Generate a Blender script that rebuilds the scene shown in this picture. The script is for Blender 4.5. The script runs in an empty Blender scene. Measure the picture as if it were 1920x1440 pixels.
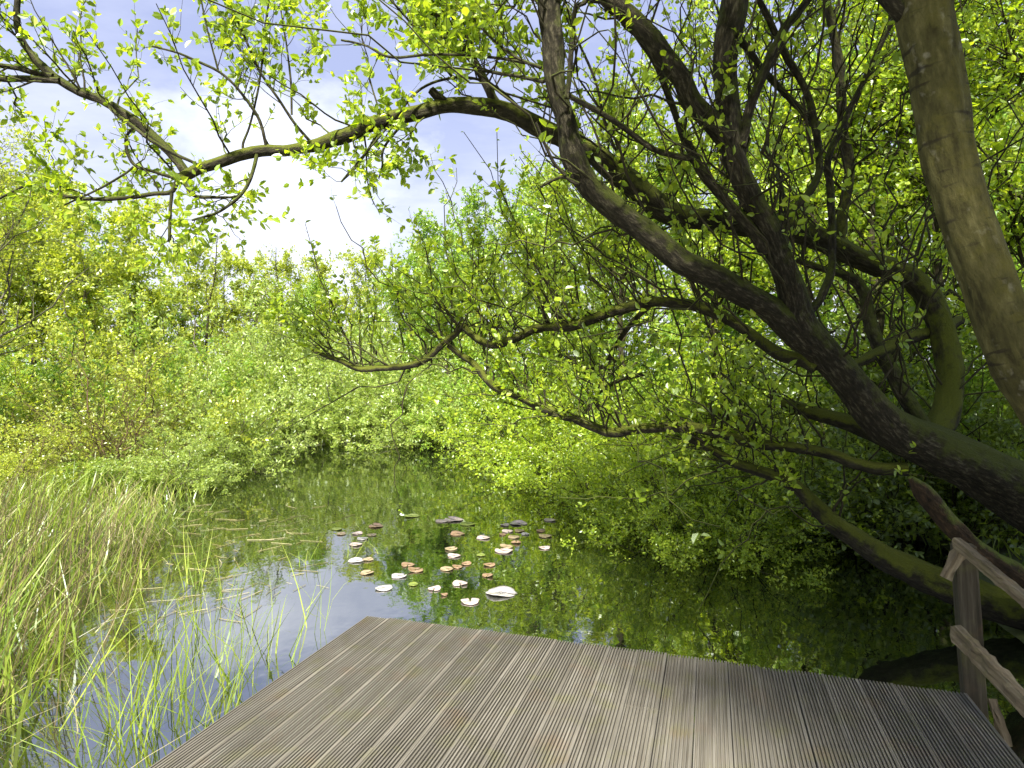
import bpy, math
import numpy as np
from mathutils import Vector

# ------------------------------------------------------------------ basics
F, CX, CY, CAMZ = 1168.0, 960.0, 706.0, 1.8        # lens of the photo in its own pixels, eye height above the water
scene = bpy.context.scene
COL = scene.collection
Z = np.array([0.0, 0.0, 1.0])


def at(px, py, d):
    """the point seen at photo pixel (px, py) at distance d along the view"""
    return np.array([(px - CX) / F * d, d, CAMZ - (py - CY) / F * d])


def tag(o, label=None, cat=None, group=None, kind=None):
    if label: o['label'] = label
    if cat: o['category'] = cat
    if group: o['group'] = group
    if kind: o['kind'] = kind
    return o


def empty(name, loc, rz=0.0, sc=1.0):
    o = bpy.data.objects.new(name, None)
    o.empty_display_size = 0.2
    COL.objects.link(o)
    o.location = loc
    o.rotation_euler = (0, 0, rz)
    o.scale = (sc, sc, sc) if not isinstance(sc, (tuple, list)) else sc
    return o


def dup(root, loc, rz, sc):
    r = root.copy(); COL.objects.link(r)
    r.location = loc; r.rotation_euler = (0, 0, rz)
    r.scale = (sc, sc, sc) if not isinstance(sc, (tuple, list)) else sc
    for ch in list(root.children):
        c = ch.copy(); COL.objects.link(c); c.parent = r
        for g in list(ch.children):
            d = g.copy(); COL.objects.link(d); d.parent = c
    return r


class MB:
    """collects polygons of equal or mixed size into one mesh"""
    def __init__(self):
        self.v, self.f, self.b, self.n = [], [], [], 0

    def add(self, verts, faces, bark=None):
        verts = np.asarray(verts, float).reshape(-1, 3)
        faces = np.asarray(faces, int)
        self.v.append(verts)
        self.f.append(faces + self.n)
        self.b.append(np.zeros_like(verts) if bark is None else np.asarray(bark, float).reshape(-1, 3))
        self.n += len(verts)

    def build(self, name, material, parent=None, smooth=True, loc=None, rz=0.0, bark=False):
        me = bpy.data.meshes.new(name)
        V = np.concatenate(self.v)
        me.vertices.add(len(V)); me.vertices.foreach_set('co', V.astype(np.float32).ravel())
        loops = np.concatenate([f.ravel() for f in self.f])
        sizes = np.concatenate([np.full(len(f), f.shape[1]) for f in self.f])
        starts = np.concatenate([[0], np.cumsum(sizes)[:-1]])
        me.loops.add(len(loops)); me.loops.foreach_set('vertex_index', loops.astype(np.int32))
        me.polygons.add(len(sizes))
        me.polygons.foreach_set('loop_start', starts.astype(np.int32))
        me.polygons.foreach_set('loop_total', sizes.astype(np.int32))
        me.polygons.foreach_set('use_smooth', np.full(len(sizes), bool(smooth)))
        if bark:
            a = me.attributes.new('bark', 'FLOAT_VECTOR', 'POINT')
            a.data.foreach_set('vector', np.concatenate(self.b).astype(np.float32).ravel())
        me.update(calc_edges=True)
        for m in (material if isinstance(material, (list, tuple)) else [material]):
            me.materials.append(m)
        o = bpy.data.objects.new(name, me)
        COL.objects.link(o)
        if parent is not None: o.parent = parent
        if loc is not None: o.location = loc
        o.rotation_euler = (0, 0, rz)
        return o


def norm(a):
    return a / np.maximum(np.linalg.norm(a, axis=-1, keepdims=True), 1e-9)


def catmull(P, n):
    """resample a polyline of rows to n rows along a smooth curve, even in length"""
    P = np.asarray(P, float)
    if len(P) == 2:
        t = np.linspace(0, 1, n)[:, None]
        return P[0] * (1 - t) + P[1] * t
    Q = np.vstack([2 * P[0] - P[1], P, 2 * P[-1] - P[-2]])
    out = []
    for i in range(1, len(Q) - 2):
        t = np.linspace(0, 1, 12, endpoint=False)[:, None]
        a, b, c, d = Q[i - 1], Q[i], Q[i + 1], Q[i + 2]
        out.append(0.5 * (2 * b + (c - a) * t + (2 * a - 5 * b + 4 * c - d) * t ** 2 + (3 * b - a - 3 * c + d) * t ** 3))
    out.append(P[-1:])
    D = np.vstack(out)
    s = np.concatenate([[0], np.cumsum(np.linalg.norm(np.diff(D[:, :3], axis=0), axis=1))])
    u = np.linspace(0, s[-1], n)
    return np.stack([np.interp(u, s, D[:, k]) for k in range(D.shape[1])], axis=1)


def lumpy(p, freq, seed):
    """cheap smooth pseudo-noise of 3-D points, about -1..1"""
    r = np.random.default_rng(seed)
    out = 0
    for k in range(5):
        w = r.normal(size=3); w *= freq * (0.6 + 0.5 * k) / np.linalg.norm(w)
        out = out + np.sin(p @ w * 2 * math.pi + r.uniform(0, 6.28)) / (1 + 0.5 * k)
    return out / 2.2


def tube(mb, PR, sides=12, lump=0.07, seed=0, cap=True, step=None):
    """a limb: PR rows x, y, z, radius"""
    PR = np.asarray(PR, float)
    L = np.linalg.norm(np.diff(PR[:, :3], axis=0), axis=1).sum()
    step = step or max(0.025, PR[:, 3].mean() * 0.7)
    n = max(4, int(L / step))
    D = catmull(PR, n)
    P, R = D[:, :3], D[:, 3]
    T = norm(np.gradient(P, axis=0))
    u = np.cross(T[0], [0.3, 0.9, 0.2]); u /= np.linalg.norm(u)
    U = [u]
    for i in range(1, n):
        u = U[-1] - T[i] * np.dot(U[-1], T[i]); U.append(u / np.linalg.norm(u))
    U = np.array(U); W = np.cross(T, U)
    th = np.linspace(0, 2 * math.pi, sides, endpoint=False)
    c, s = np.cos(th), np.sin(th)
    ring = U[:, None, :] * c[None, :, None] + W[:, None, :] * s[None, :, None]
    len_ = np.linspace(0, L, n)
    bk = np.stack([np.broadcast_to(c, (n, sides)) * R[:, None], np.broadcast_to(s, (n, sides)) * R[:, None],
                   np.broadcast_to(len_[:, None], (n, sides))], axis=2) + np.array([seed * 1.37, seed * 0.7, seed * 2.1])
    rr = R[:, None] * np.ones((1, sides))
    if lump:
        q = bk.reshape(-1, 3) * np.array([1, 1, 0.35])
        m = R.mean()
        rr = rr * (1 + lump * (lumpy(q, 0.45 / m, 5 + seed) + 0.6 * lumpy(q * np.array([1, 1, .3]), 1.3 / m, 9 + seed)).reshape(n, sides))
        if sides > 20:                                   # long fissures in old bark
            fs = np.abs(lumpy(bk.reshape(-1, 3) * np.array([1, 1, 0.10]), 1.7 / m, 55 + seed)).reshape(n, sides)
            rr = rr * (1 - 0.10 * np.clip(1 - fs * 3.2, 0, 1))
        P = P + 0.25 * m * np.stack([lumpy(P, 0.16 / m, 21 + seed), lumpy(P, 0.16 / m, 31 + seed), lumpy(P, 0.16 / m, 41 + seed)], axis=1) * lump * 4
    V = P[:, None, :] + ring * rr[:, :, None]
    i = np.arange(n - 1)[:, None] * sides; j = np.arange(sides)[None, :]; k = (j + 1) % sides
    Fq = np.stack([i + j, i + k, i + sides + k, i + sides + j], axis=2).reshape(-1, 4)
    base = mb.n
    mb.add(V, Fq, bk)
    if cap:
        for e, rev in ((0, True), (n - 1, False)):
            cen = P[e] + T[e] * R[e] * (-0.3 if rev else 0.3)
            vs = np.vstack([V[e], cen[None]])
            a = np.arange(sides); b = (a + 1) % sides
            f = np.stack([b, a, np.full(sides, sides)] if rev else [a, b, np.full(sides, sides)], axis=1)
            mb.add(vs, f, np.vstack([bk[e], bk[e].mean(0)[None]]))
    return D


def batch_tubes(mb, P, R, sides=4):
    """many thin tubes at once: P [n, K, 3], R [n, K]"""
    n, K, _ = P.shape
    if n == 0: return
    chord = norm(P[:, -1] - P[:, 0])
    ref = np.where(np.abs(chord[:, 2:3]) < 0.8, Z[None], np.array([[1.0, 0, 0]]))
    U = norm(np.cross(chord, ref)); W = np.cross(chord, U)
    th = np.linspace(0, 2 * math.pi, sides, endpoint=False)
    ring = U[:, None, :] * np.cos(th)[None, :, None] + W[:, None, :] * np.sin(th)[None, :, None]
    V = P[:, :, None, :] + ring[:, None, :, :] * R[:, :, None, None]
    base = (np.arange(n) * K * sides)[:, None, None]
    i = (np.arange(K - 1) * sides)[None, :, None]; j = np.arange(sides)[None, None, :]; k = (j + 1) % sides
    Fq = np.stack([base + i + j, base + i + k, base + i + sides + k, base + i + sides + j], axis=3).reshape(-1, 4)
    seg = np.linalg.norm(P[:, -1] - P[:, 0], axis=1)
    bk = np.empty_like(V)
    bk[..., 0] = np.cos(th)[None, None, :] * R[:, :, None]; bk[..., 1] = np.sin(th)[None, None, :] * R[:, :, None]
    bk[..., 2] = (np.linspace(0, 1, K)[None, :] * seg[:, None] + np.arange(n)[:, None] * 0.77)[:, :, None]
    mb.add(V, Fq, bk)


def sample(P, t):
    n, K, _ = P.shape
    f = t * (K - 1)
    i = np.clip(np.floor(f).astype(int), 0, K - 2)
    w = (f - i)[..., None]
    r = np.arange(n)[:, None]
    a, b = P[r, i], P[r, i + 1]
    return a * (1 - w) + b * w, norm(b - a)


def spawn(rng, P, R, m, t0=0.2, t1=1.0, spread=(0.5, 1.1), lo=0.3, hi=0.8, up=0.3, curve=0.15, bendup=0.0, K=5, rr=0.55, r_lo=0.0025, r_hi=1.0, taper=0.3, tipshort=0.35):
    """children shoots growing out of parent tubes"""
    n = len(P)
    t = rng.uniform(t0, t1, (n, m))
    pos, tan = sample(P, t)
    rad, _ = sample(np.repeat(R[:, :, None], 3, axis=2), t)
    rad = rad[..., 0]
    perp = rng.normal(size=(n, m, 3)); perp = norm(perp - (perp * tan).sum(-1, keepdims=True) * tan)
    s = rng.uniform(spread[0], spread[1], (n, m, 1))
    d = norm(np.cos(s) * tan + np.sin(s) * perp + up * Z)
    L = rng.uniform(lo, hi, (n, m)) * (1 - tipshort * t)
    bend = rng.normal(size=(n, m, 3)) * curve + bendup * Z
    u = np.linspace(0, 1, K)
    C = pos[:, :, None, :] + d[:, :, None, :] * (L[..., None] * u)[..., None] + bend[:, :, None, :] * (L[..., None] * u ** 2)[..., None]
    C[:, :, 1:-1] += rng.normal(size=(n, m, K - 2, 3)) * (0.025 * L)[:, :, None, None]
    r0 = np.clip(rad * rr, r_lo, r_hi)
    Rc = r0[..., None] * (1 - (1 - taper) * u)
    return C.reshape(-1, K, 3), Rc.reshape(-1, K)


def leaves(mb, rng, P, m, t0=0.1, t1=1.0, lo=0.04, hi=0.07, asp=0.55, fwd=0.6, flat=0.5, jit=0.0, droop=0.0, simple=False, nodes=0):
    """leaves along twigs P [n, K, 3], m on each"""
    n = len(P)
    if n == 0: return
    t = rng.uniform(t0, t1, (n, m))
    if nodes:                                            # leaves sit in small tufts
        t = np.clip(t0 + (t1 - t0) * (np.ceil((t - t0) / (t1 - t0) * nodes) / nodes) + rng.normal(size=t.shape) * 0.035, 0, 1)
    pos, tan = sample(P, t)
    pos = pos.reshape(-1, 3); tan = tan.reshape(-1, 3); N = len(pos)
    if jit: pos = pos + rng.normal(size=(N, 3)) * jit
    perp = rng.normal(size=(N, 3)); perp = norm(perp - (perp * tan).sum(-1, keepdims=True) * tan)
    d = norm(tan * fwd + perp * 0.9 - Z * droop + rng.normal(size=(N, 3)) * 0.2)
    nn = Z * flat + rng.normal(size=(N, 3)) * 0.6
    nn = norm(nn - (nn * d).sum(-1, keepdims=True) * d)
    side = np.cross(d, nn)
    L = rng.uniform(lo, hi, (N, 1)); Wd = L * asp * rng.uniform(0.8, 1.15, (N, 1)) * 0.5
    fold = Wd * rng.uniform(0.15, 0.6, (N, 1))
    if simple:
        V = np.stack([pos, pos + d * L * .5 + side * Wd + nn * fold * .5, pos + d * L, pos + d * L * .5 - side * Wd + nn * fold * .5], axis=1)
        Fq = np.arange(N)[:, None] * 4 + np.arange(4)[None]
        mb.add(V, Fq); return
    curl = L * rng.uniform(-0.28, 0.28, (N, 1))
    V = np.stack([pos, pos + d * L * .33 + side * Wd + nn * fold, pos + d * L * .7 + side * Wd * .8 + nn * (fold * .8 + curl * .5),
                  pos + d * L + nn * curl,
                  pos + d * L * .7 - side * Wd * .8 + nn * (fold * .8 + curl * .5), pos + d * L * .33 - side * Wd + nn * fold], axis=1)
    b = (np.arange(N) * 6)[:, None]
    Fq = np.concatenate([b + np.array([[0, 1, 2, 3]]), b + np.array([[0, 3, 4, 5]])], axis=0)
    mb.add(V, Fq)


# ------------------------------------------------------------------ materials
def mat(name):
    m = bpy.data.materials.new(name); m.use_nodes = True
    nt = m.node_tree; nt.nodes.clear()
    return m, nt, nt.nodes.new


def link(nt, a, b): nt.links.new(a, b)


def ramp(nt, fac, stops):
    r = nt.nodes.new('ShaderNodeValToRGB')
    e = r.color_ramp.elements
    while len(e) < len(stops): e.new(0.5)
    for k, (p, c) in enumerate(stops):
        e[k].position = p; e[k].color = (*c, 1)
    link(nt, fac, r.inputs['Fac'])
    return r.outputs['Color']


def noise(nt, vec, scale, detail=4, rough=0.55, sc=None):
    if sc is not None:
        mp = nt.nodes.new('ShaderNodeMapping'); mp.inputs['Scale'].default_value = sc
        link(nt, vec, mp.inputs['Vector']); vec = mp.outputs['Vector']
    t = nt.nodes.new('ShaderNodeTexNoise'); t.inputs['Scale'].default_value = scale
    t.inputs['Detail'].default_value = detail; t.inputs['Roughness'].default_value = rough
    if vec is not None: link(nt, vec, t.inputs['Vector'])
    return t.outputs['Fac']


def mixc(nt, fac, a, b, mode='MIX'):
    m = nt.nodes.new('ShaderNodeMix'); m.data_type = 'RGBA'; m.blend_type = mode
    for v, s in ((fac, m.inputs[0]), (a, m.inputs[6]), (b, m.inputs[7])):
        if isinstance(v, (int, float)): s.default_value = v
        elif isinstance(v, tuple): s.default_value = (*v, 1)
        else: link(nt, v, s)
    return m.outputs[2]


def math_(nt, op, a, b=None, clamp=False):
    m = nt.nodes.new('ShaderNodeMath'); m.operation = op; m.use_clamp = clamp
    for v, s in ((a, m.inputs[0]), (b, m.inputs[1])):
        if v is None: continue
        if isinstance(v, (int, float)): s.default_value = v
        else: link(nt, v, s)
    return m.outputs[0]


def leaf_mat(name, dark, mid, light, trans=0.58, tboost=(1.35, 1.25, 0.7), gloss=0.045):
    """thin leaf: reflects and lets light through; every leaf (mesh island) has its own tint"""
    m, nt, new = mat(name)
    g = new('ShaderNodeNewGeometry')
    c = ramp(nt, g.outputs['Random Per Island'], [(0.0, dark), (0.55, mid), (1.0, light)])
    d = new('ShaderNodeBsdfDiffuse'); link(nt, c, d.inputs['Color'])
    t = new('ShaderNodeBsdfTranslucent')
    link(nt, mixc(nt, 1.0, c, tboost, 'MULTIPLY'), t.inputs['Color'])
    s = new('ShaderNodeMixShader'); s.inputs[0].default_value = trans
    link(nt, d.outputs[0], s.inputs[1]); link(nt, t.outputs[0], s.inputs[2])
    gl = new('ShaderNodeBsdfGlossy'); gl.inputs['Roughness'].default_value = 0.38
    gl.inputs['Color'].default_value = (0.9, 0.95, 1, 1)
    s2 = new('ShaderNodeMixShader'); s2.inputs[0].default_value = gloss
    link(nt, s.outputs[0], s2.inputs[1]); link(nt, gl.outputs[0], s2.inputs[2])
    o = new('ShaderNodeOutputMaterial'); link(nt, s2.outputs[0], o.inputs['Surface'])
    return m


def bark_mat(name, dark, mid, light, moss=(0.09, 0.12, 0.015), moss_amt=0.5, furrow=55.0, bump=1.0, pale=None, bands=False):
    m, nt, new = mat(name)
    at_ = new('ShaderNodeAttribute'); at_.attribute_name = 'bark'
    v = at_.outputs['Vector']
    f = noise(nt, v, furrow, 6, 0.65, (1, 1, 0.3))
    blot = noise(nt, v, 7.0, 4, 0.6)
    fine = noise(nt, v, 160.0, 3, 0.6, (1, 1, 0.5))
    c = ramp(nt, f, [(0.32, dark), (0.52, mid), (0.72, light)])
    c = mixc(nt, math_(nt, 'MULTIPLY', ramp(nt, blot, [(0.42, (0, 0, 0)), (0.62, (1, 1, 1))]), 0.5), c, tuple(x * 0.45 for x in mid))
    if pale:
        sp = noise(nt, v, 16.0, 3, 0.6, (1, 1, 0.8))
        c = mixc(nt, math_(nt, 'MULTIPLY', ramp(nt, sp, [(0.62, (0, 0, 0)), (0.76, (1, 1, 1))]), 0.45), c, pale)
    g = new('ShaderNodeNewGeometry'); sx = new('ShaderNodeSeparateXYZ'); link(nt, g.outputs['Normal'], sx.inputs[0])
    mo = noise(nt, v, 11.0, 5, 0.65)
    upf = math_(nt, 'ADD', math_(nt, 'MULTIPLY', sx.outputs['Z'], 0.45), mo)
    mf = ramp(nt, upf, [(0.62 - 0.25 * moss_amt, (0, 0, 0)), (0.86 - 0.25 * moss_amt, (1, 1, 1))])
    mcol = mixc(nt, fine, tuple(x * 0.55 for x in moss), tuple(min(1, x * 1.5) for x in moss))
    c = mixc(nt, math_(nt, 'MULTIPLY', mf, 0.85), c, mcol)
    if bands:                                            # dark horizontal scars of a smooth-barked tree
        bn = noise(nt, v, 3.0, 3, 0.5, (2.0, 2.0, 9.0))
        c = mixc(nt, math_(nt, 'MULTIPLY', ramp(nt, bn, [(0.60, (0, 0, 0)), (0.69, (1, 1, 1))]), 0.8), c, (0.018, 0.015, 0.01))
    p = new('ShaderNodeBsdfPrincipled'); link(nt, c, p.inputs['Base Color']); p.inputs['Roughness'].default_value = 0.9
    p.inputs['Specular IOR Level'].default_value = 0.2
    h = math_(nt, 'ADD', math_(nt, 'MULTIPLY', f, 1.0), math_(nt, 'MULTIPLY', fine, 0.35))
    b = new('ShaderNodeBump'); b.inputs['Strength'].default_value = bump; b.inputs['Distance'].default_value = 0.02
    link(nt, h, b.inputs['Height']); link(nt, b.outputs[0], p.inputs['Normal'])
    o = new('ShaderNodeOutputMaterial'); link(nt, p.outputs[0], o.inputs['Surface'])
    return m


def wood_mat(name, dark, mid, light, axis=(30, 30, 1.5), green=0.0, island=0.25, bump=0.4, stain=None, obj=True):
    m, nt, new = mat(name)
    tc = new('ShaderNodeTexCoord'); v = tc.outputs['Object']
    f = noise(nt, v, 1.0, 6, 0.62, axis)
    big = noise(nt, v, 1.7, 5, 0.65)
    mid_n = noise(nt, v, 6.5, 5, 0.6)
    g = new('ShaderNodeNewGeometry')
    c = ramp(nt, f, [(0.3, dark), (0.52, mid), (0.72, light)])
    rv = math_(nt, 'ADD', 1 - island, math_(nt, 'MULTIPLY', g.outputs['Random Per Island'], 2 * island))
    cx = new('ShaderNodeCombineColor')
    for k in range(3): link(nt, rv, cx.inputs[k])
    c = mixc(nt, 1.0, c, cx.outputs[0], 'MULTIPLY')
    if stain:
        c = mixc(nt, math_(nt, 'MULTIPLY', ramp(nt, big, [(0.5, (0, 0, 0)), (0.66, (1, 1, 1))]), 0.55), c, stain)
    if green:
        c = mixc(nt, math_(nt, 'MULTIPLY', ramp(nt, mid_n, [(0.52, (0, 0, 0)), (0.7, (1, 1, 1))]), green), c, (0.12, 0.125, 0.025))
        br = noise(nt, v, 4.1, 4, 0.6)
        c = mixc(nt, math_(nt, 'MULTIPLY', ramp(nt, br, [(0.56, (0, 0, 0)), (0.7, (1, 1, 1))]), green * 0.8), c, (0.15, 0.085, 0.04))
    p = new('ShaderNodeBsdfPrincipled'); link(nt, c, p.inputs['Base Color']); p.inputs['Roughness'].default_value = 0.82
    p.inputs['Specular IOR Level'].default_value = 0.25
    b = new('ShaderNodeBump'); b.inputs['Strength'].default_value = bump; b.inputs['Distance'].default_value = 0.004
    link(nt, f, b.inputs['Height']); link(nt, b.outputs[0], p.inputs['Normal'])
    o = new('ShaderNodeOutputMaterial'); link(nt, p.outputs[0], o.inputs['Surface'])
    return m


M = {}
M['willow_leaf'] = leaf_mat('willow_leaf', (0.17, 0.26, 0.015), (0.29, 0.42, 0.02), (0.44, 0.54, 0.04))
M['thicket_leaf'] = leaf_mat('thicket_leaf', (0.17, 0.27, 0.015), (0.3, 0.43, 0.02), (0.46, 0.56, 0.04))
M['yellow_leaf'] = leaf_mat('yellow_leaf', (0.24, 0.32, 0.03), (0.39, 0.48, 0.05), (0.52, 0.57, 0.1))
M['sage_leaf'] = leaf_mat('sage_leaf', (0.2, 0.3, 0.05), (0.32, 0.43, 0.085), (0.46, 0.55, 0.16), gloss=0.045)
M['green_leaf'] = leaf_mat('green_leaf', (0.15, 0.28, 0.03), (0.25, 0.41, 0.045), (0.38, 0.51, 0.07))
M['shade_toned_leaf'] = leaf_mat('shade_toned_leaf', (0.085, 0.14, 0.012), (0.145, 0.215, 0.017), (0.23, 0.31, 0.03))  # thicket leaf darkened: the shade of the lower right bank put into its colour
M['reed_green'] = leaf_mat('reed_green', (0.11, 0.18, 0.02), (0.21, 0.30, 0.03), (0.34, 0.40, 0.07), trans=0.4)
M['reed_dry'] = leaf_mat('reed_dry', (0.20, 0.17, 0.065), (0.36, 0.315, 0.14), (0.52, 0.47, 0.27), trans=0.25, tboost=(1.0, 0.95, 0.8))
M['reed_stalk'] = leaf_mat('reed_stalk', (0.06, 0.05, 0.02), (0.13, 0.105, 0.045), (0.24, 0.20, 0.10), trans=0.05)
M['willow_bark'] = bark_mat('willow_bark', (0.008, 0.007, 0.004), (0.028, 0.024, 0.014), (0.125, 0.112, 0.07), moss_amt=0.68, moss=(0.055, 0.068, 0.009))
M['mossy_bark'] = bark_mat('mossy_bark', (0.009, 0.008, 0.004), (0.028, 0.025, 0.014), (0.065, 0.058, 0.035), moss_amt=0.95, moss=(0.085, 0.10, 0.010))
M['alder_bark'] = bark_mat('alder_bark', (0.03, 0.027, 0.009), (0.088, 0.08, 0.026), (0.175, 0.16, 0.065), moss_amt=0.6, moss=(0.10, 0.092, 0.018), furrow=24, bump=0.9, pale=(0.36, 0.34, 0.26), bands=True)
M['twig_bark'] = bark_mat('twig_bark', (0.012, 0.010, 0.006), (0.035, 0.03, 0.016), (0.07, 0.06, 0.032), moss_amt=0.2, bump=0.2)
M['grey_bark'] = bark_mat('grey_bark', (0.06, 0.05, 0.035), (0.13, 0.115, 0.085), (0.22, 0.2, 0.16), moss_amt=0.2, bump=0.2)
M['brown_twig'] = bark_mat('brown_twig', (0.06, 0.038, 0.02), (0.13, 0.085, 0.05), (0.21, 0.15, 0.09), moss_amt=0.0, bump=0.2)
M['dead_bark'] = bark_mat('dead_bark', (0.012, 0.009, 0.005), (0.04, 0.027, 0.014), (0.10, 0.06, 0.028), moss_amt=0.2, bump=0.8)
M['deck_wood'] = wood_mat('deck_wood', (0.076, 0.069, 0.053), (0.132, 0.121, 0.097), (0.192, 0.18, 0.15), axis=(60, 1.6, 60), green=0.3, island=0.09, stain=(0.075, 0.068, 0.055), bump=0.5)
M['frame_wood'] = wood_mat('frame_wood', (0.06, 0.05, 0.035), (0.11, 0.095, 0.07), (0.18, 0.16, 0.12), axis=(40, 2, 40), green=0.3)
M['rail_wood'] = wood_mat('rail_wood', (0.06, 0.046, 0.026), (0.165, 0.13, 0.078), (0.28, 0.24, 0.155), axis=(55, 3, 55), green=0.35, stain=(0.17, 0.125, 0.09), bump=0.9)
M['post_wood'] = wood_mat('post_wood', (0.02, 0.017, 0.01), (0.045, 0.038, 0.024), (0.085, 0.075, 0.05), axis=(55, 3, 55), green=0.3, bump=0.8)

# ------------------------------------------------------------------ ground with the pond basin
POND = np.array([(-4.4, -6), (-4.3, 0), (-4.2, 3), (-4.5, 6), (-5.1, 9), (-5.5, 11.2), (-6.6, 12.4), (-8.6, 13.6), (-8.8, 15.4), (-6.2, 16.2),
                 (-3.2, 16.0), (-0.8, 15.2), (0.7, 13.2), (1.9, 11.2), (3.0, 9.6), (3.9, 8.2), (4.4, 6.8), (4.2, 5.4), (3.6, 4.3), (2.9, 3.3),
                 (2.55, 2.0), (2.4, 0), (2.3, -6)], float)


def pond_sd(x, y):
    """signed distance to the shore, negative in the water"""
    p = np.stack([x, y], axis=-1)
    best = np.full(x.shape, 1e9); inside = np.zeros(x.shape, bool)
    for i in range(len(POND)):
        a, b = POND[i], POND[(i + 1) % len(POND)]
        e = b - a; w = p - a
        t = np.clip((w @ e) / (e @ e), 0, 1)
        best = np.minimum(best, np.linalg.norm(w - t[..., None] * e, axis=-1))
        c = ((a[1] <= y) & (b[1] > y)) | ((b[1] <= y) & (a[1] > y))
        xi = a[0] + (y - a[1]) / (e[1] if abs(e[1]) > 1e-9 else 1e-9) * e[0]
        inside ^= c & (x < xi)
    return np.where(inside, -best, best)


def ground_z(x, y):
    x = np.asarray(x, float); y = np.asarray(y, float)
    d = pond_sd(x, y) + 0.25 * np.sin(x * 1.7 + y * 0.9) * np.sin(y * 1.3 - x * 0.6)
    z = np.where(d > 0, np.where(x < -1.5, 0.14, 0.42) * (1 - np.exp(-np.maximum(d, 0) / 0.9)) + 0.012 * np.minimum(d, 40), np.maximum(-0.9, d * 0.45))
    return z + 0.04 * np.sin(x * 2.3) * np.sin(y * 2.9 + 1)


def make_ground():
    def axis(a, b, step, far):
        mid = np.arange(a, b + 1e-6, step)
        g = step * 1.35 ** np.arange(1, 60); g = np.cumsum(g); g = g[g < far]
        return np.concatenate([a - g[::-1], mid, b + g])
    xs, ys = axis(-13, 11, 0.25, 400), axis(-3, 19, 0.25, 400)
    X, Y = np.meshgrid(xs, ys)
    V = np.stack([X, Y, ground_z(X, Y)], axis=2).reshape(-1, 3)
    nx, ny = len(xs), len(ys)
    i = np.arange(ny - 1)[:, None] * nx; j = np.arange(nx - 1)[None, :]
    Fq = np.stack([i + j, i + j + 1, i + nx + j + 1, i + nx + j], axis=2).reshape(-1, 4)
    mb = MB(); mb.add(V, Fq)
    m, nt, new = mat('ground_soil')
    tc = new('ShaderNodeTexCoord')
    n1 = noise(nt, tc.outputs['Object'], 1.3, 6, 0.65); n2 = noise(nt, tc.outputs['Object'], 14, 5, 0.7)
    c = ramp(nt, n1, [(0.35, (0.045, 0.038, 0.02)), (0.55, (0.06, 0.085, 0.018)), (0.7, (0.11, 0.14, 0.03))])
    c = mixc(nt, math_(nt, 'MULTIPLY', n2, 0.6), c, (0.03, 0.028, 0.015))
    p = new('ShaderNodeBsdfPrincipled'); link(nt, c, p.inputs['Base Color']); p.inputs['Roughness'].default_value = 0.95
    b = new('ShaderNodeBump'); b.inputs['Strength'].default_value = 0.8; b.inputs['Distance'].default_value = 0.05
    link(nt, n2, b.inputs['Height']); link(nt, b.outputs[0], p.inputs['Normal'])
    o = new('ShaderNodeOutputMaterial'); link(nt, p.outputs[0], o.inputs['Surface'])
    tag(mb.build('ground', m), 'dark soil and low herbs around the pond', None, None, 'structure')


def make_water():
    mb = MB()
    xs = np.linspace(-10.5, 6.5, 18); ys = np.linspace(-6, 17.5, 24)
    X, Y = np.meshgrid(xs, ys); nx = len(xs)
    i = np.arange(len(ys) - 1)[:, None] * nx; j = np.arange(nx - 1)[None, :]
    mb.add(np.stack([X, Y, X * 0], axis=2).reshape(-1, 3), np.stack([i + j, i + j + 1, i + nx + j + 1, i + nx + j], axis=2).reshape(-1, 4))
    m, nt, new = mat('pond_water')
    tc = new('ShaderNodeTexCoord')
    n1 = noise(nt, tc.outputs['Object'], 2.6, 3, 0.5, (1, 0.8, 1)); n2 = noise(nt, tc.outputs['Object'], 13, 2, 0.5, (1, 0.7, 1))
    h = math_(nt, 'ADD', n1, math_(nt, 'MULTIPLY', n2, 0.12))
    b = new('ShaderNodeBump'); b.inputs['Strength'].default_value = 0.25; b.inputs['Distance'].default_value = 0.012
    link(nt, h, b.inputs['Height'])
    p = new('ShaderNodeBsdfPrincipled'); p.inputs['Base Color'].default_value = (0.006, 0.010, 0.003, 1)
    p.inputs['Roughness'].default_value = 0.025; p.inputs['IOR'].default_value = 4.6
    link(nt, b.outputs[0], p.inputs['Normal'])
    o = new('ShaderNodeOutputMaterial'); link(nt, p.outputs[0], o.inputs['Surface'])
    tag(mb.build('water', m), 'still dark pond water mirroring sky and trees', None, None, 'structure')


make_ground()
make_water()

# ------------------------------------------------------------------ the deck
DU = np.array([0.304, 0.953]) / np.hypot(0.304, 0.953)      # along the boards, towards the pond
DV = np.array([DU[1], -DU[0]])                              # across the boards
DC = np.array([-0.848, 3.666])                              # far left corner
DECK_Z, DECK_L, NB, BW = 0.4, 4.6, 21, 0.143
DANG = math.atan2(DV[1], DV[0])


def box(mb, x0, x1, y0, y1, z0, z1):
    V = [(x, y, z) for z in (z0, z1) for y in (y0, y1) for x in (x0, x1)]
    mb.add(V, [(0, 2, 3, 1), (4, 5, 7, 6), (0, 1, 5, 4), (2, 6, 7, 3), (0, 4, 6, 2), (1, 3, 7, 5)])


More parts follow.
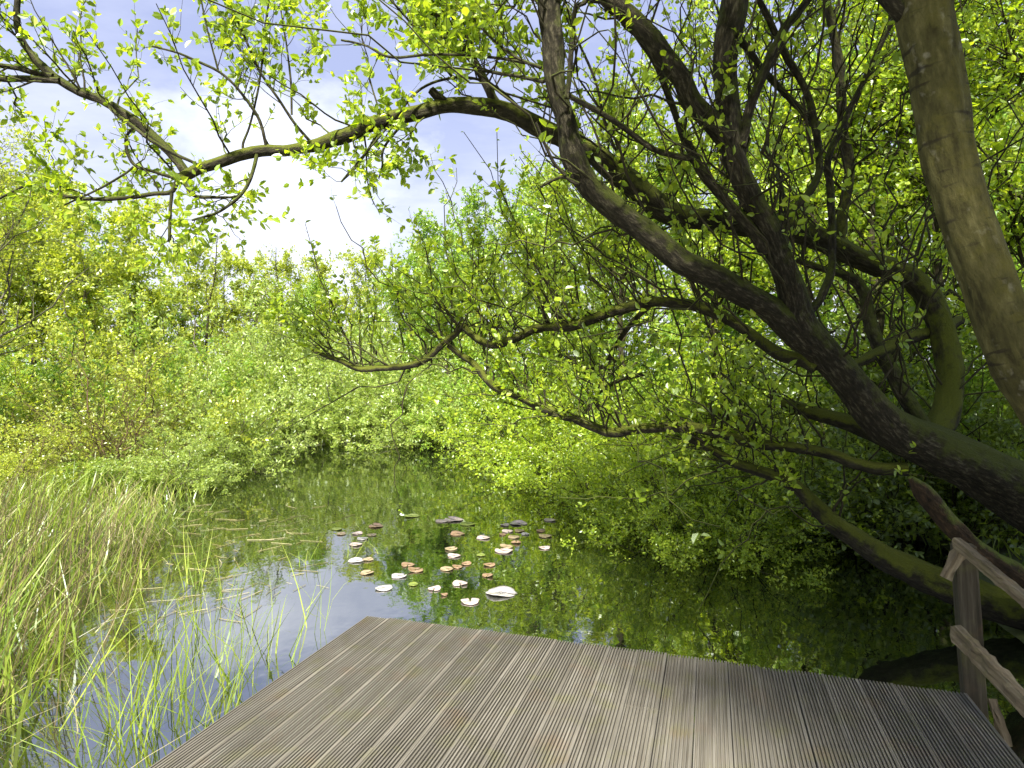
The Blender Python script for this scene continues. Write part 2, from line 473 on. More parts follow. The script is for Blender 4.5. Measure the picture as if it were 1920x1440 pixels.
def make_deck():
    rng = np.random.default_rng(3)
    root = tag(empty('deck', (DC[0], DC[1], DECK_Z), DANG), 'weathered grey timber deck of grooved boards jutting into the pond', 'deck')
    mb = MB()
    w = BW - 0.0025
    # cross-section of one grooved board
    prof = [(0.0, -0.028), (0.0, -0.003), (0.0015, 0.0)]
    x = 0.0068; pitch = (w - 0.0136) / 9
    prof.append((x, 0.0))
    for k in range(9):
        prof += [(x + 0.0012, -0.011), (x + 0.0062, -0.011), (x + 0.0076, 0.0)]
        x += pitch
        prof.append((x, 0.0))
    prof += [(w - 0.0015, 0.0), (w, -0.003), (w, -0.028)]
    prof = np.array(prof); m = len(prof)
    cuts = {2: 2.05, 4: 1.15, 8: 2.9, 11: 0.55, 13: 1.9, 17: 2.4, 19: 1.0}
    for bnum in range(NB):
        x0 = bnum * BW
        pieces = [(rng.uniform(-0.008, 0.008), -DECK_L)]
        if bnum in cuts: pieces = [(pieces[0][0], -cuts[bnum]), (-cuts[bnum] - 0.005, -DECK_L)]
        for (ya, yb) in pieces:
            n = 14
            ys = np.linspace(ya, yb, n)
            dz = rng.normal() * 0.0012 + 0.0015 * np.sin(ys * 1.1 + rng.uniform(0, 6)) - rng.uniform(0, .001)
            dx = 0.0012 * np.sin(ys * 0.8 + rng.uniform(0, 6))
            tilt = rng.normal() * 0.004
            V = np.empty((n, m, 3))
            V[..., 0] = x0 + prof[None, :, 0] + dx[:, None]
            V[..., 1] = ys[:, None]
            V[..., 2] = prof[None, :, 1] + dz[:, None] + tilt * (prof[None, :, 0] - w / 2)
            i = np.arange(n - 1)[:, None] * m; j = np.arange(m - 1)[None, :]
            Fq = np.stack([i + j, i + j + 1, i + m + j + 1, i + m + j], axis=2).reshape(-1, 4)
            k0 = mb.n
            mb.add(V, Fq)
            mb.f.append(np.array([np.arange(m)[::-1] + k0])); mb.f.append(np.array([np.arange(m) + k0 + (n - 1) * m]))
    mb.build('boards', M['deck_wood'], root, smooth=False)
    W = NB * BW
    fr = MB()
    box(fr, 0.01, W - 0.014, -0.075, -0.03, -0.20, -0.0335)
    box(fr, 0.01, W - 0.014, -DECK_L + 0.02, -DECK_L + 0.065, -0.20, -0.0335)
    for xx in (0.012, W * 0.33, W * 0.66, W - 0.06):
        box(fr, xx, xx + 0.045, -DECK_L + 0.067, -0.077, -0.195, -0.0335)
    fr.build('frame', M['frame_wood'], root, smooth=False)
    for xx in (0.07, W * 0.5, W - 0.19):
        for yy in (-0.2, -2.2, -4.3):
            pb = MB(); box(pb, xx, xx + 0.1, yy - 0.1, yy, -1.6, -0.036)
            pb.build('support_post', M['frame_wood'], root, smooth=False)


make_deck()


def beam(mb, a, b, w, h, seed=0, up=None, rough=0.004, n=14, taper=None):
    """a rough sawn timber from a to b, w across and h high, with uneven edges"""
    a, b = np.asarray(a, float), np.asarray(b, float)
    T = norm(b - a); upv = np.array(up if up is not None else Z, float)
    S = norm(np.cross(T, upv)); H = np.cross(S, T)
    sec = np.array([(-1, -1), (-.9, -1), (.9, -1), (1, -.9), (1, .1), (1, .9), (.9, 1), (.1, 1), (-.9, 1), (-1, .9), (-1, .0), (-1, -.9)], float)
    r = np.random.default_rng(seed)
    m = len(sec); V = []
    for i in range(n):
        t = i / (n - 1)
        k = 1.0 if taper is None else np.interp(t, taper[0], taper[1])
        j = r.normal(size=(m, 1)) * rough
        V.append(a + (b - a) * t + S * (sec[:, :1] * w / 2 + j) + H * (sec[:, 1:] * h / 2 * k + j * r.choice([-1, 1], (m, 1))))
    V = np.array(V)
    i = np.arange(n - 1)[:, None] * m; jj = np.arange(m)[None, :]; kk = (jj + 1) % m
    Fq = np.stack([i + jj, i + kk, i + m + kk, i + m + jj], axis=2).reshape(-1, 4)
    k0 = mb.n; mb.add(V, Fq)
    mb.f.append(np.array([np.arange(m)[::-1] + k0])); mb.f.append(np.array([np.arange(m) + k0 + (n - 1) * m]))


def part_beam(name, material, root, a, b, w, h, **k):
    """a timber whose own axes follow its length, so that the grain runs along it"""
    mb = MB(); beam(mb, np.zeros(3), np.array([0, np.linalg.norm(np.asarray(b) - a), 0]), w, h, **k)
    o = mb.build(name, material, root, smooth=False)
    d = Vector(np.asarray(b) - np.asarray(a))
    o.rotation_euler = d.to_track_quat('Y', 'Z').to_euler()
    o.location = Vector(np.asarray(a)) - root.location
    return o


def make_railing():
    base = np.array([2.135, 2.80, -0.5])
    root = tag(empty('wooden_railing', base), 'broken wooden handrail with leaning post at the right corner of the deck', 'railing')
    top = at(1806, 1022, 2.83)
    p = part_beam('post', M['post_wood'], root, base, top, 0.075, 0.085, seed=1, rough=0.0015, n=10)
    a = at(1793, 1017, 2.77); b = at(2040, 1222, 2.05)
    r1 = part_beam('rail', M['rail_wood'], root, a, b, 0.032, 0.044, seed=2, rough=0.0022, n=30)
    a = at(1788, 1182, 2.73); b = at(2060, 1462, 1.95)
    r2 = part_beam('rail', M['rail_wood'], root, a, b, 0.03, 0.078, seed=3, rough=0.0028, n=30, taper=([0, 0.03, 1], [0.62, 1, 1]))
    r2['label'] = 'lower rail with a bevelled splintered end'
    part_beam('bracket', M['rail_wood'], root, at(1800, 1030, 2.80), at(1772, 1084, 2.80), 0.03, 0.035, seed=4, n=6)
    part_beam('brace', M['rail_wood'], root, at(1860, 1310, 2.80), at(1888, 1400, 2.70), 0.03, 0.022, seed=5, n=6, taper=([0, 1], [0.3, 1.4]))


make_railing()

# ------------------------------------------------------------------ the old willow over the water
# every limb: list of (photo x, photo y, width in photo pixels), distances along it, kind of bark, shoots per metre, ...
def limb_pts(rows, depths):
    rows = np.array(rows, float)
    s = np.concatenate([[0], np.cumsum(np.hypot(*np.diff(rows[:, :2], axis=0).T))]); s /= s[-1]
    dd = np.interp(s, np.linspace(0, 1, len(depths)), depths)
    return np.array([np.append(at(x, y, d), 0.5 * w * d / F) for (x, y, w), d in zip(rows, dd)])


W_LIMBS = {
 'C': ([(2130,1085,190),(2030,1000,170),(1920,925,138),(1830,880,112),(1730,836,92),(1673,807,82),(1637,773,76),(1603,730,73),(1570,687,72),(1533,647,72),(1507,613,70),(1493,573,62),(1478,530,56),(1455,472,52),(1430,417,50),(1405,365,52),(1384,317,51),(1375,267,52),(1365,200,54),(1360,133,57),(1363,67,60),(1373,0,62),(1384,-120,56),(1360,-320,46),(1300,-560,36)], [4.3,4.45,4.4,4.2,4.0,3.85,3.7,3.6,3.5]),
 'B': ([(1530,655,50),(1500,628,52),(1467,597,52),(1423,567,50),(1380,543,48),(1330,517,47),(1280,490,46),(1227,447,46),(1190,420,45),(1153,393,44),(1117,360,44),(1087,323,43),(1073,283,43),(1062,233,42),(1047,183,41),(1038,133,41),(1035,67,41),(1033,0,41),(1040,-150,36),(1010,-350,28),(950,-520,20)], [4.2,4.05,3.9,3.75,3.6,3.5]),
 'A': ([(1750,810,52),(1772,780,50),(1781,730,46),(1780,680,45),(1770,630,44),(1757,590,43),(1738,553,42),(1706,521,41),(1663,503,40),(1613,485,40),(1563,460,41),(1513,435,42),(1463,424,42),(1380,421,42),(1330,413,42),(1273,402,43),(1240,387,43),(1207,363,43),(1173,337,43),(1140,313,42),(1107,290,40),(1050,255,37),(990,226,34),(940,205,32),(890,199,30),(840,198,29),(790,210,28),(740,222,28),(690,237,27),(640,258,26),(583,276,23),(533,282,22),(493,283,22),(450,293,21),(400,310,20),(367,323,20),(333,339,18)], [4.5,4.75,4.9,4.8,4.65,4.5,4.4,4.35,4.3]),
 'D': ([(1362,262,40),(1345,243,40),(1323,218,40),(1300,187,38),(1280,150,37),(1250,110,37),(1220,70,36),(1180,30,36),(1140,0,34),(1060,-80,30),(960,-170,25),(850,-240,18)], [3.88,3.7,3.6,3.5]),
 'P': ([(2080,1190,90),(1980,1165,78),(1858,1129,66),(1791,1102,60),(1724,1076,53),(1658,1044,47),(1609,1013,41),(1564,978,36),(1529,947,30),(1513,930,27),(1480,905,23),(1430,887,21),(1380,867,19),(1330,840,18),(1285,815,17)], [4.2,4.4,4.65,4.8,4.95]),
 'O': ([(1700,880,26),(1647,878,24),(1597,867,22),(1563,853,21),(1480,838,20),(1397,827,20),(1330,808,20),(1280,800,20),(1240,800,19),(1190,805,19),(1150,811,19),(1123,805,18),(1090,790,18),(1040,773,17),(1000,757,16),(960,739,15),(933,729,15),(913,710,15),(890,683,13),(867,667,12),(840,648,10)], [4.42,4.6,4.8,5.0,5.2,5.4]),
 'N': ([(1530,690,26),(1507,677,26),(1463,664,24),(1430,643,22),(1397,618,21),(1353,593,20),(1313,577,20),(1280,569,20),(1223,567,20),(1173,577,20),(1123,593,20),(1073,611,19),(1033,613,17),(1000,618,17),(967,633,17),(930,646,16),(903,640,15),(883,625,14),(867,612,14),(855,625,13),(833,642,13),(807,667,13),(783,682,13),(750,688,12),(707,690,12),(673,691,11),(640,677,9),(612,668,8),(586,657,7)], [4.25,4.5,4.8,5.05,5.3,5.45,5.6]),
 'M': ([(1690,835,34),(1647,815,32),(1613,802,31),(1563,784,29),(1513,769,27),(1467,757,22)], [4.42,4.7,5.0]),
 'K': ([(1735,805,30),(1713,772,28),(1687,727,27),(1663,680,26),(1643,640,25),(1630,597,24),(1620,553,22),(1600,523,20),(1570,512,14),(1530,500,12),(1493,487,10)], [4.45,4.6,4.8,4.9]),
 'L': ([(1600,684,16),(1625,672,20),(1657,657,24),(1697,637,25),(1745,622,22),(1800,600,18)], [4.5,4.7,4.95]),
 'R': ([(2010,1150,50),(1920,1085,42),(1850,1045,38),(1800,1005,37),(1760,960,36),(1732,922,35),(1722,908,24),(1708,893,8)], [4.1,3.9,3.8]),
 'J': ([(1436,475,22),(1413,437,22),(1380,397,20),(1347,360,20),(1313,317,19),(1293,277,17),(1276,240,14),(1255,185,12),(1228,118,10),(1190,60,9),(1150,0,8),(1100,-70,6)], [4.02,3.95,3.9,3.9]),
 'E': ([(1388,275,20),(1396,245,19),(1402,215,18),(1420,167,18),(1440,117,18),(1457,83,17),(1473,50,16),(1493,27,15),(1513,3,14),(1560,-60,11)], [3.87,3.82,3.8]),
 'F': ([(1452,425,18),(1467,413,15),(1493,387,14),(1520,357,14),(1535,323,14),(1535,283,14),(1527,233,14),(1517,187,14),(1500,147,14),(1477,110,14),(1460,77,13),(1443,40,13),(1423,0,12),(1390,-70,10)], [4.0,4.05,4.0,3.8]),
 'G': ([(1568,470,22),(1575,440,20),(1580,400,19),(1590,350,18),(1593,300,18),(1580,250,18),(1577,183,17),(1573,117,16),(1560,50,15),(1550,0,14),(1535,-90,10)], [4.88,4.8,4.6,4.5]),
 'H': ([(1380,62,14),(1393,80,13),(1423,120,12),(1457,160,12),(1493,197,12),(1530,230,12),(1563,247,12),(1582,262,12)], [3.7,4.2,4.62]),
 'U': ([(1507,603,20),(1520,583,17),(1540,557,16),(1557,513,15),(1560,480,15),(1560,417,14),(1556,350,14),(1552,300,13),(1573,250,11),(1600,193,10),(1633,123,10),(1673,40,9),(1700,-20,8)], [4.2,4.28,4.25,4.15]),
 'I': ([(1060,170,13),(1073,183,11),(1140,220,11),(1187,253,11),(1227,280,11),(1273,294,11),(1300,298,10)], [3.66,3.75,3.9]),
 'V': ([(1062,185,10),(1067,150,10),(1073,67,10),(1079,15,9),(1100,0,8),(1120,-60,6)], [3.64,3.62,3.6]),
 'Q': ([(352,330,18),(333,303,17),(300,267,17),(267,237,17),(233,213,16),(190,187,16),(150,173,15),(110,150,15),(90,132,14),(60,103,12),(40,73,12),(32,40,11),(33,0,10),(50,-80,8)], [4.32,4.25,4.2]),
 'Q2': ([(112,151,12),(80,149,12),(40,147,12),(0,147,12),(-120,135,9)], [4.22,4.2]),
 'Q3': ([(100,143,11),(67,137,10),(33,127,10),(0,122,9),(-90,100,7)], [4.22,4.3]),
 'Q4': ([(200,195,7),(220,215,7),(253,240,7),(283,263,7),(317,283,7),(367,307,6),(385,316,4)], [4.2,4.15,4.2]),
 'S': ([(940,207,20),(925,185,18),(913,160,17),(893,123,16),(873,97,15),(833,60,14),(800,13,13),(770,-50,10)], [4.47,4.4,4.3]),
 'S2': ([(893,120,10),(888,100,10),(880,67,9),(873,20,9),(862,-50,7)], [4.42,4.4]),
 'S3': ([(1020,153,8),(973,143,7),(907,132,6),(870,118,5)], [3.66,3.9,4.0]),
 'S4': ([(1015,127,7),(973,110,6),(923,73,5),(880,23,5),(850,-20,4)], [3.63,3.7,3.8]),
 'S5': ([(985,118,6),(940,110,5),(873,103,5),(807,102,5),(733,107,5),(685,85,4),(640,75,4)], [3.72,3.8,3.9]),
 'S6': ([(980,208,6),(940,170,5),(900,150,5),(857,145,5),(807,157,5),(773,180,5),(750,210,5),(700,270,4),(640,340,3)], [4.55,4.3,4.2]),
 'S7': ([(847,143,5),(807,93,4),(773,47,4),(733,0,4),(690,-50,3)], [4.28,4.2]),
 'S8': ([(835,192,17),(825,185,17),(808,168,15)], [4.42,4.38]),
 'X1': ([(1085,345,9),(1070,338,8),(1053,331,7),(1013,350,6)], [3.72,3.7]),
 'X2': ([(1060,328,7),(1040,307,6),(1020,267,6),(1005,230,4)], [3.7,3.65]),
 'X3': ([(1170,320,6),(1150,270,5),(1133,227,5),(1117,153,5),(1080,70,5),(1050,10,4)], [4.6,4.4,4.3]),
 'Y1': ([(333,338,10),(320,360,9),(283,364,8),(247,370,8),(200,373,8),(140,371,7),(83,353,6),(60,343,5),(0,372,4)], [4.3,4.3,4.3]),
 'Y2': ([(322,362,7),(319,400,6),(318,450,6),(322,458,3)], [4.3,4.28]),
 'Y3': ([(335,336,8),(283,320,6),(253,310,6),(238,283,6),(238,255,5),(255,235,4)], [4.3,4.25]),
 'Y4': ([(340,335,9),(352,352,8),(367,368,7),(400,370,6),(435,370,4)], [4.3,4.2]),
 'Y5': ([(482,290,7),(470,333,7),(450,367,6),(410,397,5),(360,413,4)], [4.32,4.2,4.1]),
 'Y6': ([(250,313,4),(235,325,4),(190,352,4),(120,385,3)], [4.25,4.25]),
 'Z1': ([(500,280,6),(490,235,6),(475,205,6),(440,160,5),(408,133,5),(370,115,5),(330,98,4),(285,87,3)], [4.33,4.2,4.15]),
 'Z2': ([(590,274,6),(555,235,6),(525,190,5),(497,150,5),(480,120,5),(440,25,4)], [4.35,4.2]),
 'Z3': ([(470,290,5),(455,275,5),(470,230,4),(487,150,4),(500,40,4),(505,-20,3)], [4.33,4.3]),
 'Z4': ([(410,135,4),(390,60,3),(375,-10,3)], [4.2,4.15]),
 'Z5': ([(547,215,4),(545,150,4),(535,70,3),(520,-20,3)], [4.3,4.3]),
 'Z6': ([(710,247,5),(673,307,4),(640,341,3)], [4.38,4.2]),
 'Z7': ([(760,225,5),(720,277,5),(717,310,4),(710,335,3)], [4.38,4.3]),
 'N2': ([(840,640,9),(827,633,9),(810,625,8),(798,616,5)], [5.42,5.4]),
 'N3': ([(1220,570,12),(1185,605,10),(1150,655,10),(1135,685,9),(1100,690,7),(1060,665,5)], [5.0,5.1,5.2]),
 'N4': ([(1215,700,9),(1165,712,8),(1125,735,7),(1095,775,6)], [5.4,5.3,5.2]),
}
MAIN = {'B', 'A', 'D', 'P', 'O', 'N', 'M', 'K', 'J'}
# shoots on the limbs: number, from-to along the limb, length range, pull upwards, leafiness
SHOOTS = {
 'A': (26, 0.5, 1.0, 0.35, 1.1, 0.75), 'Q': (17, 0.15, 1.0, 0.25, 0.9, 0.5), 'Q2': (9, 0, 1, 0.3, 0.8, 0.4), 'Q3': (8, 0, 1, 0.3, 0.8, 0.4),
 'B': (18, 0.35, 1.0, 0.4, 1.1, 0.7), 'C': (13, 0.45, 1.0, 0.4, 1.2, 0.7), 'D': (18, 0.3, 1.0, 0.4, 1.1, 0.5),
 'N': (78, 0.15, 0.98, 0.6, 1.55, 1.1), 'O': (44, 0.2, 1.0, 0.5, 1.2, 0.7), 'P': (24, 0.68, 1.0, 0.4, 0.9, 0.4), 'K': (5, .3, 1, .4, 1, .8),
 'J': (9, 0.1, 1, 0.4, 1.1, .7), 'E': (8, .1, 1, .4, 1, .7), 'F': (7, .1, 1, .4, 1, .6), 'G': (12, .1, 1, .5, 1.2, .7), 'U': (8, .2, 1, .4, 1, .6), 'H': (8, .1, 1, .4, .9, .7),
 'I': (10, 0.1, 1, .4, 1, .7), 'V': (8, .3, 1, .3, .8, .6), 'S': (24, 0.1, 1, .3, .9, .5), 'S2': (14, .1, 1, .3, .8, .5), 'S3': (8, .1, 1, .3, .7, .5), 'S4': (12, .1, 1, .3, .7, .4), 'S5': (12, .1, 1, .3, .7, .3),
 'S6': (9, .1, 1, .25, .6, .3), 'S7': (10, .1, 1, .25, .6, .4), 'X3': (8, 0, 1, .3, .8, .4), 'Y1': (11, .1, 1, .25, .6, .1), 'Y3': (6, .2, 1, .2, .5, .2), 'Y4': (5, .2, 1, .2, .5, -.2), 'Y5': (7, .2, 1, .2, .5, -.2),
 'Y2': (5, .2, 1, .2, .4, -.2), 'Y6': (6, .1, 1, .2, .5, .1), 'Z1': (7, .3, 1, .25, .6, .4), 'Z2': (7, .2, 1, .25, .6, .4), 'Z3': (7, .4, 1, .25, .6, .4), 'Z4': (4, .2, 1, .2, .4, .4), 'Z5': (6, .2, 1, .2, .5, .4), 'Z6': (4, .2, 1, .2, .4, .2), 'Z7': (4, .3, 1, .2, .4, .1),
 'N3': (8, .2, 1, .4, .9, .6), 'N4': (8, .2, 1, .4, .9, .6), 'M': (8, .4, 1, .5, 1, .8), 'L': (6, .4, 1, .5, 1, .8),
}


def make_willow():
    rng = np.random.default_rng(11)
    base = np.array([4.5, 4.25, 0.4])
    root = tag(empty('willow_tree', base), 'old leaning willow with thick mossy limbs arching over the pond from the right', 'tree')
    tw, lf = MB(), MB()
    for k, (key, (rows, dep)) in enumerate(W_LIMBS.items()):
        PR = limb_pts(rows, dep); PR[:, :3] -= base
        if key == 'C': PR[:, 3] *= 0.87
        mb = MB()
        big = PR[:, 3].mean()
        D = tube(mb, PR, sides=30 if big > .06 else 14 if big > 0.025 else 7, lump=0.13 if big > 0.05 else 0.09, seed=k)
        if key == 'C':                                     # root flare
            for (dx, dy, rr) in ((0.5, -0.3, .13), (0.2, 0.5, .14), (-0.35, -0.35, .11), (.6, .3, .12), (-.3, .25, .1)):
                tube(mb, [[0.05 + dx * .1, dy * .1, 0.30, rr * 1.5], [dx * .7 + 0.1, dy * .7, 0.05, rr], [dx * 1.3, dy * 1.3, -0.35, rr * .55]], 10, 0.1, seed=60 + k)
        nm = 'trunk' if key == 'C' else 'limb' if key in MAIN else 'branch'
        mt = M['dead_bark'] if key == 'R' else M['mossy_bark'] if key in ('A', 'L', 'M', 'N', 'O', 'P', 'G', 'H') else M['willow_bark']
        o = mb.build(nm, mt, root, bark=True)
        if key == 'R': o['label'] = 'dark rotten stub with a reddish broken end'
        if key in ('M', 'L'): o['label'] = 'short limb thickly covered in green moss'
        if key in SHOOTS:
            n, t0, t1, lo, hi, up = SHOOTS[key]
            P = catmull(D[:, :3], 24)[None]; R = catmull(np.repeat(D[:, 3:4], 3, axis=1) + np.arange(len(D))[:, None] * 1e-6, 24)[None, :, 0]
            Rr = np.interp(np.linspace(0, 1, 24), np.linspace(0, 1, len(D)), D[:, 3])[None]
            P1, R1 = spawn(rng, P, Rr, n, t0, t1, (0.6, 1.5), lo, hi, up, 0.10, 0.12, 7, 0.4, 0.0028, 0.0075, 0.35, 0.2)
            batch_tubes(tw, P1, R1, 5)
            P2, R2 = spawn(rng, P1, R1, 3 if key in ('C', 'B', 'D', 'E', 'F', 'G', 'U', 'H', 'J', 'K') else 6, 0.25, 1.0, (0.4, 1.0), 0.10, 0.34, 0.25, 0.15, 0.05, 4, 0.6, 0.0014, 0.004, 0.5)
            batch_tubes(tw, P2, R2, 3)
            dens = 0.45 if key in ('C', 'B', 'D', 'E', 'F', 'G', 'U', 'H', 'J', 'I', 'K', 'L', 'M') else 1.0 if key not in ('A', 'Q', 'Q2', 'Q3', 'Z1', 'Z2', 'Z3', 'Z4', 'Z5', 'Y1', 'Y2', 'Y3', 'Y4', 'Y5', 'Y6') else 0.8
            leaves(lf, rng, P1, int(9 * dens), 0.3, 1.0, 0.022, 0.07, 0.58, nodes=5)
            leaves(lf, rng, P2, int(8 * dens), 0.15, 1.0, 0.022, 0.072, 0.58, nodes=3)
    for key, n, t0, t1, lo_, hi_, up, cv in (('C', 34, .28, .95, 1.2, 2.4, .5, .3), ('A', 34, .0, .55, 1.0, 2.2, .6, .3), ('N', 26, .1, .9, .9, 1.9, .8, .22), ('B', 14, .05, .8, 1.0, 2.0, .4, .3),
                                             ('O', 30, .1, .9, .6, 1.5, .5, .4), ('P', 14, .55, 1., .6, 1.4, .2, .5), ('K', 12, .1, 1., .8, 1.6, .4, .4), ('G', 12, .1, 1., .8, 1.8, .4, .3), ('D', 10, .1, 1., .8, 1.8, .4, .3)):
        D = limb_pts(*W_LIMBS[key]); D[:, :3] -= base
        P = catmull(D[:, :3], 24)[None]; Rr = np.interp(np.linspace(0, 1, 24), np.linspace(0, 1, len(D)), D[:, 3])[None]
        P1, R1 = spawn(rng, P, Rr, n, t0, t1, (0.5, 1.4), lo_, hi_, up, cv, 0.05, 12, 0.4, 0.005, 0.0095, 0.3, 0.1)
        batch_tubes(tw, P1, R1, 6)
        P2, R2 = spawn(rng, P1, R1, 3, 0.5, 1.0, (0.4, 1.0), 0.15, 0.5, 0.3, 0.2, 0.05, 5, 0.5, 0.0018, 0.004, 0.5)
        batch_tubes(tw, P2, R2, 3)
        leaves(lf, rng, P2, 5, 0.2, 1.0, 0.022, 0.07, 0.58, nodes=4)
    tw.build('twigs', M['twig_bark'], root, bark=True)
    lf.build('crown', M['willow_leaf'], root, smooth=False)


make_willow()


def make_alder():
    rng = np.random.default_rng(5)
    base = np.array([2.95, 2.25, 0.35])
    root = tag(empty('alder_tree', base), 'smooth leaning tree trunk with pale blotches rising past the handrail at right edge', 'tree')
    rows = [(2420,1420,135),(2230,1120,122),(2080,930,114),(1985,800,108),(1912,690,103),(1872,590,101),(1838,490,100),(1805,395,100),(1780,300,101),(1765,200,103),(1750,100,105),(1732,0,107),(1700,-160,100),(1660,-380,88),(1620,-640,72),(1600,-900,55)]
    PR = limb_pts(rows, [2.3, 2.45, 2.55, 2.6, 2.6]); PR[:, :3] -= base; PR[:, 3] *= 0.88
    mb = MB(); D = tube(mb, PR, 30, 0.045, seed=77)
    mb.build('trunk', M['alder_bark'], root, bark=True)
    P = catmull(D[:, :3], 24)[None]; Rr = np.interp(np.linspace(0, 1, 24), np.linspace(0, 1, len(D)), D[:, 3])[None]
    lb, tw, lf = MB(), MB(), MB()
    sb = MB(); PRs = limb_pts([(1735,60,40),(1700,30,36),(1668,0,30),(1600,-80,26),(1480,-220,18)], [2.6,2.5]); PRs[:, :3] -= base
    tube(sb, PRs, 12, 0.05, seed=78); sb.build('limb', M['willow_bark'], root, bark=True)
    P1, R1 = spawn(rng, P, Rr, 20, 0.66, 1.0, (0.7, 1.3), 1.2, 2.4, 0.35, 0.12, 0.0, 8, 0.4, 0.012, 0.035, 0.3, 0.3)
    keep = P1[:, -1, 1] > -base[1] - 2.0
    batch_tubes(lb, P1, R1, 7)
    lb.build('branches', M['willow_bark'], root, bark=True)
    P2, R2 = spawn(rng, P1, R1, 9, 0.2, 1.0, (0.5, 1.1), 0.5, 1.1, 0.1, 0.15, -0.05, 5, 0.5, 0.004, 0.01, 0.4)
    P3, R3 = spawn(rng, P2, R2, 6, 0.2, 1.0, (0.4, 1.1), 0.15, 0.4, 0.1, 0.15, 0, 4, 0.5, 0.0016, 0.004, 0.5)
    batch_tubes(tw, P2, R2, 4); batch_tubes(tw, P3, R3, 3)
    leaves(lf, rng, P3, 8, 0.1, 1.0, 0.045, 0.08, 0.75); leaves(lf, rng, P2, 6, 0.3, 1.0, 0.045, 0.08, 0.75)
    tw.build('twigs', M['twig_bark'], root, bark=True)
    lf.build('crown', M['thicket_leaf'], root, smooth=False)


make_alder()


# ------------------------------------------------------------------ trees and shrubs around the pond
def proto_tree(name, seed, height, spread, leafm, barkm, n1=13, n2=9, n3=7, nl=9, leaf=(0.06, 0.10), clear=0.2, rad=0.09, lean=0.03, up=0.35, simple=True, asp=0.6, twr=0.004):
    rng = np.random.default_rng(seed)
    root = empty(name, (0, 0, 0))
    hs = np.linspace(0, 1, 9)
    PR = np.stack([rng.normal(size=9).cumsum() * lean * height * .3, rng.normal(size=9).cumsum() * lean * height * .3, hs * height * 0.92 - 0.15, rad * (1 - 0.85 * hs)], axis=1)
    PR[0, :2] = 0
    mb = MB(); D = tube(mb, PR, 9, 0.06, seed=seed, step=0.15)
    P = catmull(D[:, :3], 16)[None]; R = np.interp(np.linspace(0, 1, 16), np.linspace(0, 1, len(D)), D[:, 3])[None]
    P1, R1 = spawn(rng, P, R, n1, clear, 0.98, (0.6, 1.15), spread * .6, spread * 1.15, up, 0.12, 0.10, 7, 0.5, 0.008, 0.06, 0.25, 0.45)
    batch_tubes(mb, P1, R1, 6)
    mb.build('trunk', barkm, root, bark=True)
    tw, lf = MB(), MB()
    P2, R2 = spawn(rng, P1, R1, n2, 0.15, 1.0, (0.4, 1.2), spread * .22, spread * .55, 0.2, 0.15, 0.05, 5, 0.5, twr, 0.02, 0.35)
    P3, R3 = spawn(rng, P2, R2, n3, 0.15, 1.0, (0.4, 1.2), spread * .08, spread * .22, 0.15, 0.15, 0, 4, 0.5, 0.0025, 0.008, 0.5)
    batch_tubes(tw, P2, R2, 4); batch_tubes(tw, P3, R3, 3)
    tw.build('twigs', barkm, root, bark=True)
    leaves(lf, rng, P3, nl, 0.1, 1.0, leaf[0], leaf[1], asp, jit=0.02, simple=simple)
    lf.build('crown', leafm, root, smooth=False)
    return root


def proto_shrub(name, seed, height, spread, leafm, barkm, stems=16, n2=9, n3=7, nl=9, leaf=(0.05, 0.09), lowest=1.35, simple=True, asp=0.6, r0=0.022):
    rng = np.random.default_rng(seed)
    root = empty(name, (0, 0, 0))
    az = np.arange(stems) * 2.399 + rng.normal(size=stems) * 0.3
    ti = np.sqrt((np.arange(stems) + 0.5) / stems) * lowest * rng.uniform(0.8, 1.1, stems)
    L = np.sqrt((np.cos(ti) * height) ** 2 + (np.sin(ti) * spread) ** 2) * rng.uniform(0.75, 1.1, stems)
    d = np.stack([np.cos(az) * np.sin(ti), np.sin(az) * np.sin(ti), np.cos(ti)], axis=1)
    u = np.linspace(0, 1, 9)
    b = np.stack([np.cos(az), np.sin(az), np.zeros(stems)], axis=1) * rng.uniform(0, 0.12, (stems, 1))
    P = np.stack([rng.normal(size=stems) * .12, rng.normal(size=stems) * .12, np.full(stems, -0.1)], axis=1)[:, None] + d[:, None] * (L[:, None] * u)[..., None] \
        + (b[:, None] - Z * 0.10 * np.sin(ti)[:, None, None]) * (L[:, None] * u ** 2)[..., None]
    P[:, 1:] += rng.normal(size=(stems, 8, 3)) * 0.02 * height
    P[..., 2] = np.maximum(P[..., 2], np.linspace(-0.1, 0.25, 9)[None])
    R = r0 * rng.uniform(0.7, 1.2, (stems, 1)) * (1 - 0.75 * u)
    mb = MB(); batch_tubes(mb, P, R, 6)
    mb.build('stems', barkm, root, bark=True)
    tw, lf = MB(), MB()
    P2, R2 = spawn(rng, P, R, n2, 0.15, 1.0, (0.4, 1.2), height * .18, height * .42, 0.2, 0.15, 0.03, 5, 0.5, 0.003, 0.012, 0.35)
    P3, R3 = spawn(rng, P2, R2, n3, 0.1, 1.0, (0.4, 1.2), height * .06, height * .17, 0.1, 0.15, 0, 4, 0.5, 0.002, 0.006, 0.5)
    batch_tubes(tw, P2, R2, 4); batch_tubes(tw, P3, R3, 3)
    tw.build('twigs', barkm, root, bark=True)
    leaves(lf, rng, P3, nl, 0.05, 1.0, leaf[0], leaf[1], asp, jit=0.015, simple=simple)
    lf.build('foliage', leafm, root, smooth=False)
    return root


